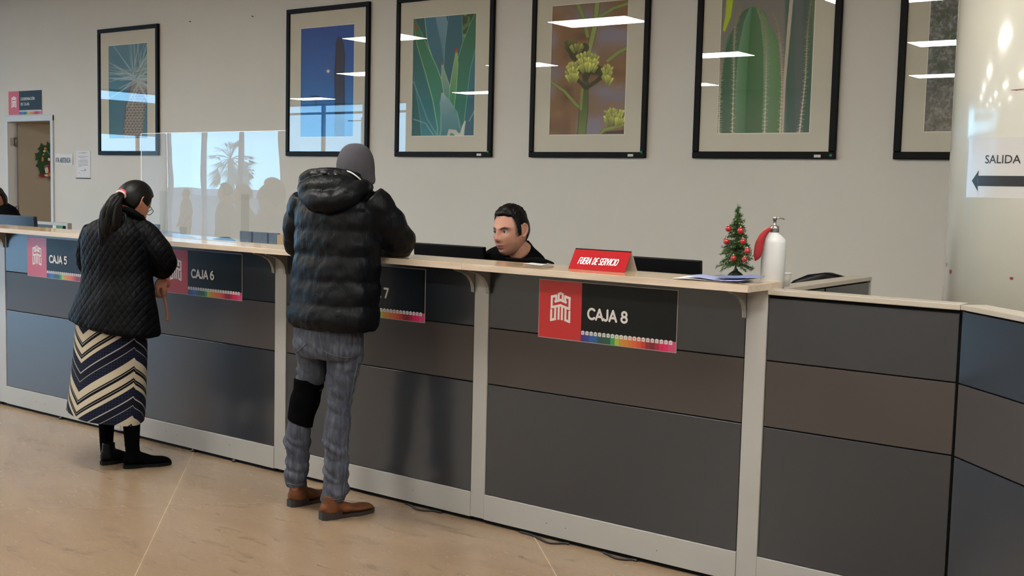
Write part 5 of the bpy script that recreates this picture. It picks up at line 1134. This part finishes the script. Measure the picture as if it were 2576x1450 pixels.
# strap held in her hand
pts = [B.P(404,726,.02), B.P(407,737,-.01), B.P(414,752,-.03), B.P(419,775,-.03), B.P(421,795,-.03), B.P(420,808,-.03)]
st = MB(); up = [Vector(p) for p in cmr([tuple(p) for p in pts], 20)]; st.tube(up, .0085, 10, flat=.25, flatdir=B.e2)
tag(st.build('bag_strap', vary('brown_strap', (104,66,50), .6, .15, 20), loc=up[0]), 'thin brown leather strap hanging from the woman hand by CAJA 6', 'strap')

# ---------------------------------------------------------------- clerks
M_blk = vary('black_shirt', (6,6,8), .8, .15, 14, spec=.05); bump(M_blk, noisy(M_blk, 9, 4), .4, .01)
def clerk(base, head_px, f, pitch, roll, sh, label, hairm, skin, hv=0, scale=1.0, long_hair=False, gaze=(0,0)):
    q0 = Board(base).P(*head_px); B = Board((q0.x, q0.y, 0)); clerk.base = (q0.x, q0.y)
    root = thing('person', B.b, label, 'person'); x, y = head_px
    H = Head(B.P(x, y, hv), B.e1*f[0]+B.e2*f[1], pitch, roll, scale); hc = H.c
    tor = body_loft(B, sh, .62, PHI*.6 if f[0] > -.5 else .15, 40, 40, None, .85)
    # lap and legs down to the seat
    seat = B.b+Vector((0,0,.52)); cy = B.b
    cy = B.b+Vector((0,.27,0)); lap = MB().rings([[cy+Vector((.19*math.cos(a), .13*math.sin(a)+.02, z)) for a in [2*pi*i/24 for i in range(24)]] for z in (.53,.6,.75,.86)]+[[cy+Vector((.19*math.cos(a), .12*math.sin(a)-.12, 1.0)) for a in [2*pi*i/24 for i in range(24)]]])
    arms = []
    zs = B.P(sh[4][1], sh[4][0], sh[4][3]).z-.13
    for sg in (-1, 1): arms.append(MB().tube([B.b+Vector((sg*.16,.07,zs)), cy+Vector((sg*.21,-.14,zs-.15)), cy+Vector((sg*.19,-.24,.85)), cy+Vector((sg*.12,-.32,.82))], [.06,.055,.045,.035], 14))
    top = fuse([tor, lap]+arms, .008, 2, lambda p, n: .004*fbm(p, 12)); top.build('shirt', M_blk, root)
    tr = MB()
    for sg in (-1, 1): tr.tube([cy+Vector((sg*.09,.05,.59)), cy+Vector((sg*.12,-.16,.58)), cy+Vector((sg*.12,-.25,.53)), cy+Vector((sg*.12,-.22,.12))], [.08,.075,.065,.05], 14)
    fuse([tr], .01, 1).build('trousers', mat('dark_trousers', (26,28,36), .8), root)
    for sg in (-1, 1): shoe((cy.x+sg*.12, cy.y-.16), (0,-1), .27, .10, .045, (M_sole, M_gap), root, names=('shoe','shoe_sole'))
    nk = MB().tube([hc+H.M @ Vector((-.02,0,-.05)), hc+H.M @ Vector((-.035,0,-.10)), B.P((sh[0][1]+sh[0][2])/2, sh[2][0]+14, sh[2][3])], [.055*scale,.056*scale,.064*scale], 20)
    wr = [cy+Vector((sg*.10,-.35,.81)) for sg in (-1, 1)]; nb = B.P((sh[0][1]+sh[0][2])/2, sh[2][0]+14, sh[2][3])
    parts = [H.grid(headpt, 110, 80)]+H.ears()+[nk]+[MB().tube([nb, B.b+Vector((sg*.13,.08,zs-.02)), cy+Vector((sg*.205,-.14,zs-.17)), cy+Vector((sg*.19,-.24,.85)), cy+Vector((sg*.10,-.35,.81))], [.05,.035,.03,.03,.026], 12) for sg in (-1, 1)]
    parts += hand(wr[0], (.3,-.9,-.1), (0,0,-1), 1, None, .35)+hand(wr[1], (-.3,-.9,-.1), (0,0,-1), -1, None, .35)
    bdm = fuse(parts, .0032, 1); BD = bdm.build('body', M_skin, root); vcol(BD, skincol(H, skin, (128,62,58), stub=.12 if not long_hair else None)); eyes(H, root, gaze)
    # head hair
    def hp(th, ph):
        q = headpt(th, ph)
        ay = abs(q.y); j = .004*fbm(q, 60)
        zf = .079-.25*max(0, ay-.03)          # forehead line with slight recesses
        zl = zf if q.x > .045 else (zf+(.045-q.x)/.015*(-.10) if q.x > .030 else (-.020 if q.x > .012 else (.030 if q.x > -.030 else -.060)))
        front = sst(.006, -.005, q.z-zl-j)
        m_ = 1-front; th_ = .004+.012*sst(.05, .10, q.z)+.006*fbm(q, 75)*sst(.05,.09,q.z)
        if long_hair: m_ = 1-max(front if q.x > .03 else 0, 0); th_ = .022
        return headpt(th, ph, -.008+(th_+.008)*m_)
    h = H.grid(hp, 130, 90); hb = h
    if long_hair: hb = fuse([h, MB().tube([H.w((-.05,0,.02)), H.w((-.075,-.01,-.06)), H.w((-.085,-.03,-.13)), H.w((-.06,-.06,-.19))], [.08,.075,.06,.02], 16)], .006, 1, lambda p, n: .006*fbm(Vector((p.x*2,p.y*2,p.z)), 20))
    HB = hb.build('hair', hairm, root)
    if not long_hair:
        sp = MB(); rr = random.Random(5)
        for k in range(420):
            th, ph = rr.uniform(-1.5, 1.5), rr.uniform(.55, 1.4); p = headpt(th, ph, .008)
            if p.z < .068: continue
            d = (p.normalized()+Vector((rr.uniform(-.5,.5), rr.uniform(-.6,.6), .4))).normalized(); w_ = d.orthogonal().normalized()*.0016
            sp.add([H.w(p-w_), H.w(p+w_), H.w(p+d*rr.uniform(.006,.013))], [(0,1,2)])
        sp.build('hair_tufts', hairm, HB)
    return H
clerk((-3.40,.60,0), (1286,581), (-.66,-.75), .10, .04, [(604,1296,1330,.08),(612,1275,1336,.10),(622,1244,1344,.10),(634,1224,1358,.10),(648,1216,1370,.10),(670,1212,1378,.10),(720,1212,1380,.03),(780,1220,1374,.02)],
      'person behind the worktop with short black hair and black shirt, looking left toward the man', M_hair, (176,128,108), scale=1.01, gaze=(-.25,.02))
seat1 = clerk.base
clerk((-8.45,1.05,0), (-16,512), (.35,-.9), .15, 0, [(508,-16,16,.05),(514,-40,26,.05),(520,-60,38,.05),(530,-72,48,.05),(545,-80,55,.04),(570,-82,58,.03),(620,-80,56,.02),(660,-70,50,.02)],
      'person with brown hair and black top seated behind the bluish monitor at the left edge', M_hairb, (150,104,84), long_hair=True)
seat2 = clerk.base
chair((seat1[0],seat1[1]+.30), 0, .95, 'black office chair under the clerk in the black shirt', .22)
chair((seat2[0],seat2[1]+.30), 0, .95, 'black office chair under the seated person at the left edge', .22)

# ---------------------------------------------------------------- people waiting in the hall behind the photographer (seen only mirrored)
def waiting(x, y, h, face, top, bottom, label, hairc, wide=1.0):
    root = thing('person', (x, y, 0), label, 'person', 'people waiting in the hall'); f = Vector((math.cos(face), math.sin(face), 0)); l = Vector((-f.y, f.x, 0)); o = Vector((x, y, 0)); s = h/1.7
    q = lambda a, b, z: o+(f*a+l*b+Vector((0,0,z)))*s
    H = Head(q(.01,0,1.585), f, .05, 0, s*.97)
    el = lambda cx, w, d, z, n=28: [q(cx+d*math.sin(a), w*wide*math.cos(a), z) for a in [2*pi*i/n for i in range(n)]]
    body = fuse([H.grid(headpt, 40, 28)]+H.ears()+[MB().tube([q(0,0,1.40), q(0,0,1.53)], [.06,.052], 14), MB().rings([el(0,.15,.09,.95), el(0,.13,.09,1.1), el(0,.16,.10,1.3), el(0,.10,.07,1.42)])]+[MB().tube([q(0,sg*.09,.95), q(.0,sg*.09,.5), q(-.01,sg*.09,.06)], [.08,.055,.04], 12) for sg in (-1,1)]+[MB().tube([q(0,sg*.18,1.38), q(-.02,sg*.24,1.1), q(.10,sg*.22,.9)], [.045,.04,.03], 10) for sg in (-1,1)]+hand(q(.10,.22,.9), f*.6+Vector((0,0,-.8)), -l, 1, None, .4, s)+hand(q(.10,-.22,.9), f*.6+Vector((0,0,-.8)), l, -1, None, .4, s), .010, 1)
    BD = body.build('body', M_skin, root); vcol(BD, skincol(H, (150,104,84), (130,70,64)))
    fuse([MB().rings([el(0,.19,.14,.82), el(0,.18,.14,.95), el(0,.18,.13,1.1), el(0,.215,.135,1.3), el(0,.19,.11,1.40), el(0,.08,.07,1.47)])]+[MB().tube([q(0,sg*.18*wide,1.37), q(-.03,sg*.26*wide,1.12), q(.08,sg*.24*wide,.94)], [.07,.06,.048], 12) for sg in (-1,1)], .010, 2, lambda p, n: .006*fbm(p, 9)).build('jacket', top, root)
    fuse([MB().rings([el(0,.17,.12,.86), el(0,.17,.12,.95)])]+[MB().tube([q(0,sg*.09,.93), q(.01,sg*.095,.5), q(0,sg*.095,.09)], [.095,.072,.058], 14) for sg in (-1,1)], .010, 2, lambda p, n: .005*fbm(p, 14)).build('trousers', bottom, root)
    for sg in (-1, 1):
        c = q(-.07, sg*.095, 0); shoe((c.x, c.y), f, .27*s, .10, .045, (M_sole, M_gap), root, names=('shoe','shoe_sole'))
    H.grid(lambda th, ph: headpt(th, ph, -.01+.026*(1-max(sst(.02,.05,headpt(th,ph).x-.6*max(0,headpt(th,ph).z-.05)), sst(-.03,-.06,headpt(th,ph).z)))), 48, 32).build('hair', hairc, root)
M_navy = vary('navy_jacket', (34,40,58), .8, .1, 9); M_olive = vary('olive_jacket', (70,72,58), .8, .1, 9); M_wine = vary('wine_jumper', (88,36,42), .8, .1, 9); M_gray = vary('grey_hoodie', (96,96,100), .8, .1, 9)
waiting(-19.3, -8.0, 1.30, 1.9, M_gray, M_jean, 'person in grey hooded top waiting nearest the far windows', M_hair)
waiting(-11.1, -3.75, 1.47, 2.0, M_navy, M_jean, 'person in navy jacket waiting in the hall, second from the windows', M_hair)
waiting(-8.95, -2.6, 1.47, 2.1, M_olive, M_jean, 'person in olive jacket waiting with broad shoulders behind the photographer', M_hairb, 1.3)
waiting(-7.5, -1.95, 1.53, 1.6, M_wine, M_jean, 'person in wine red jumper waiting closest to the counter', M_hair)
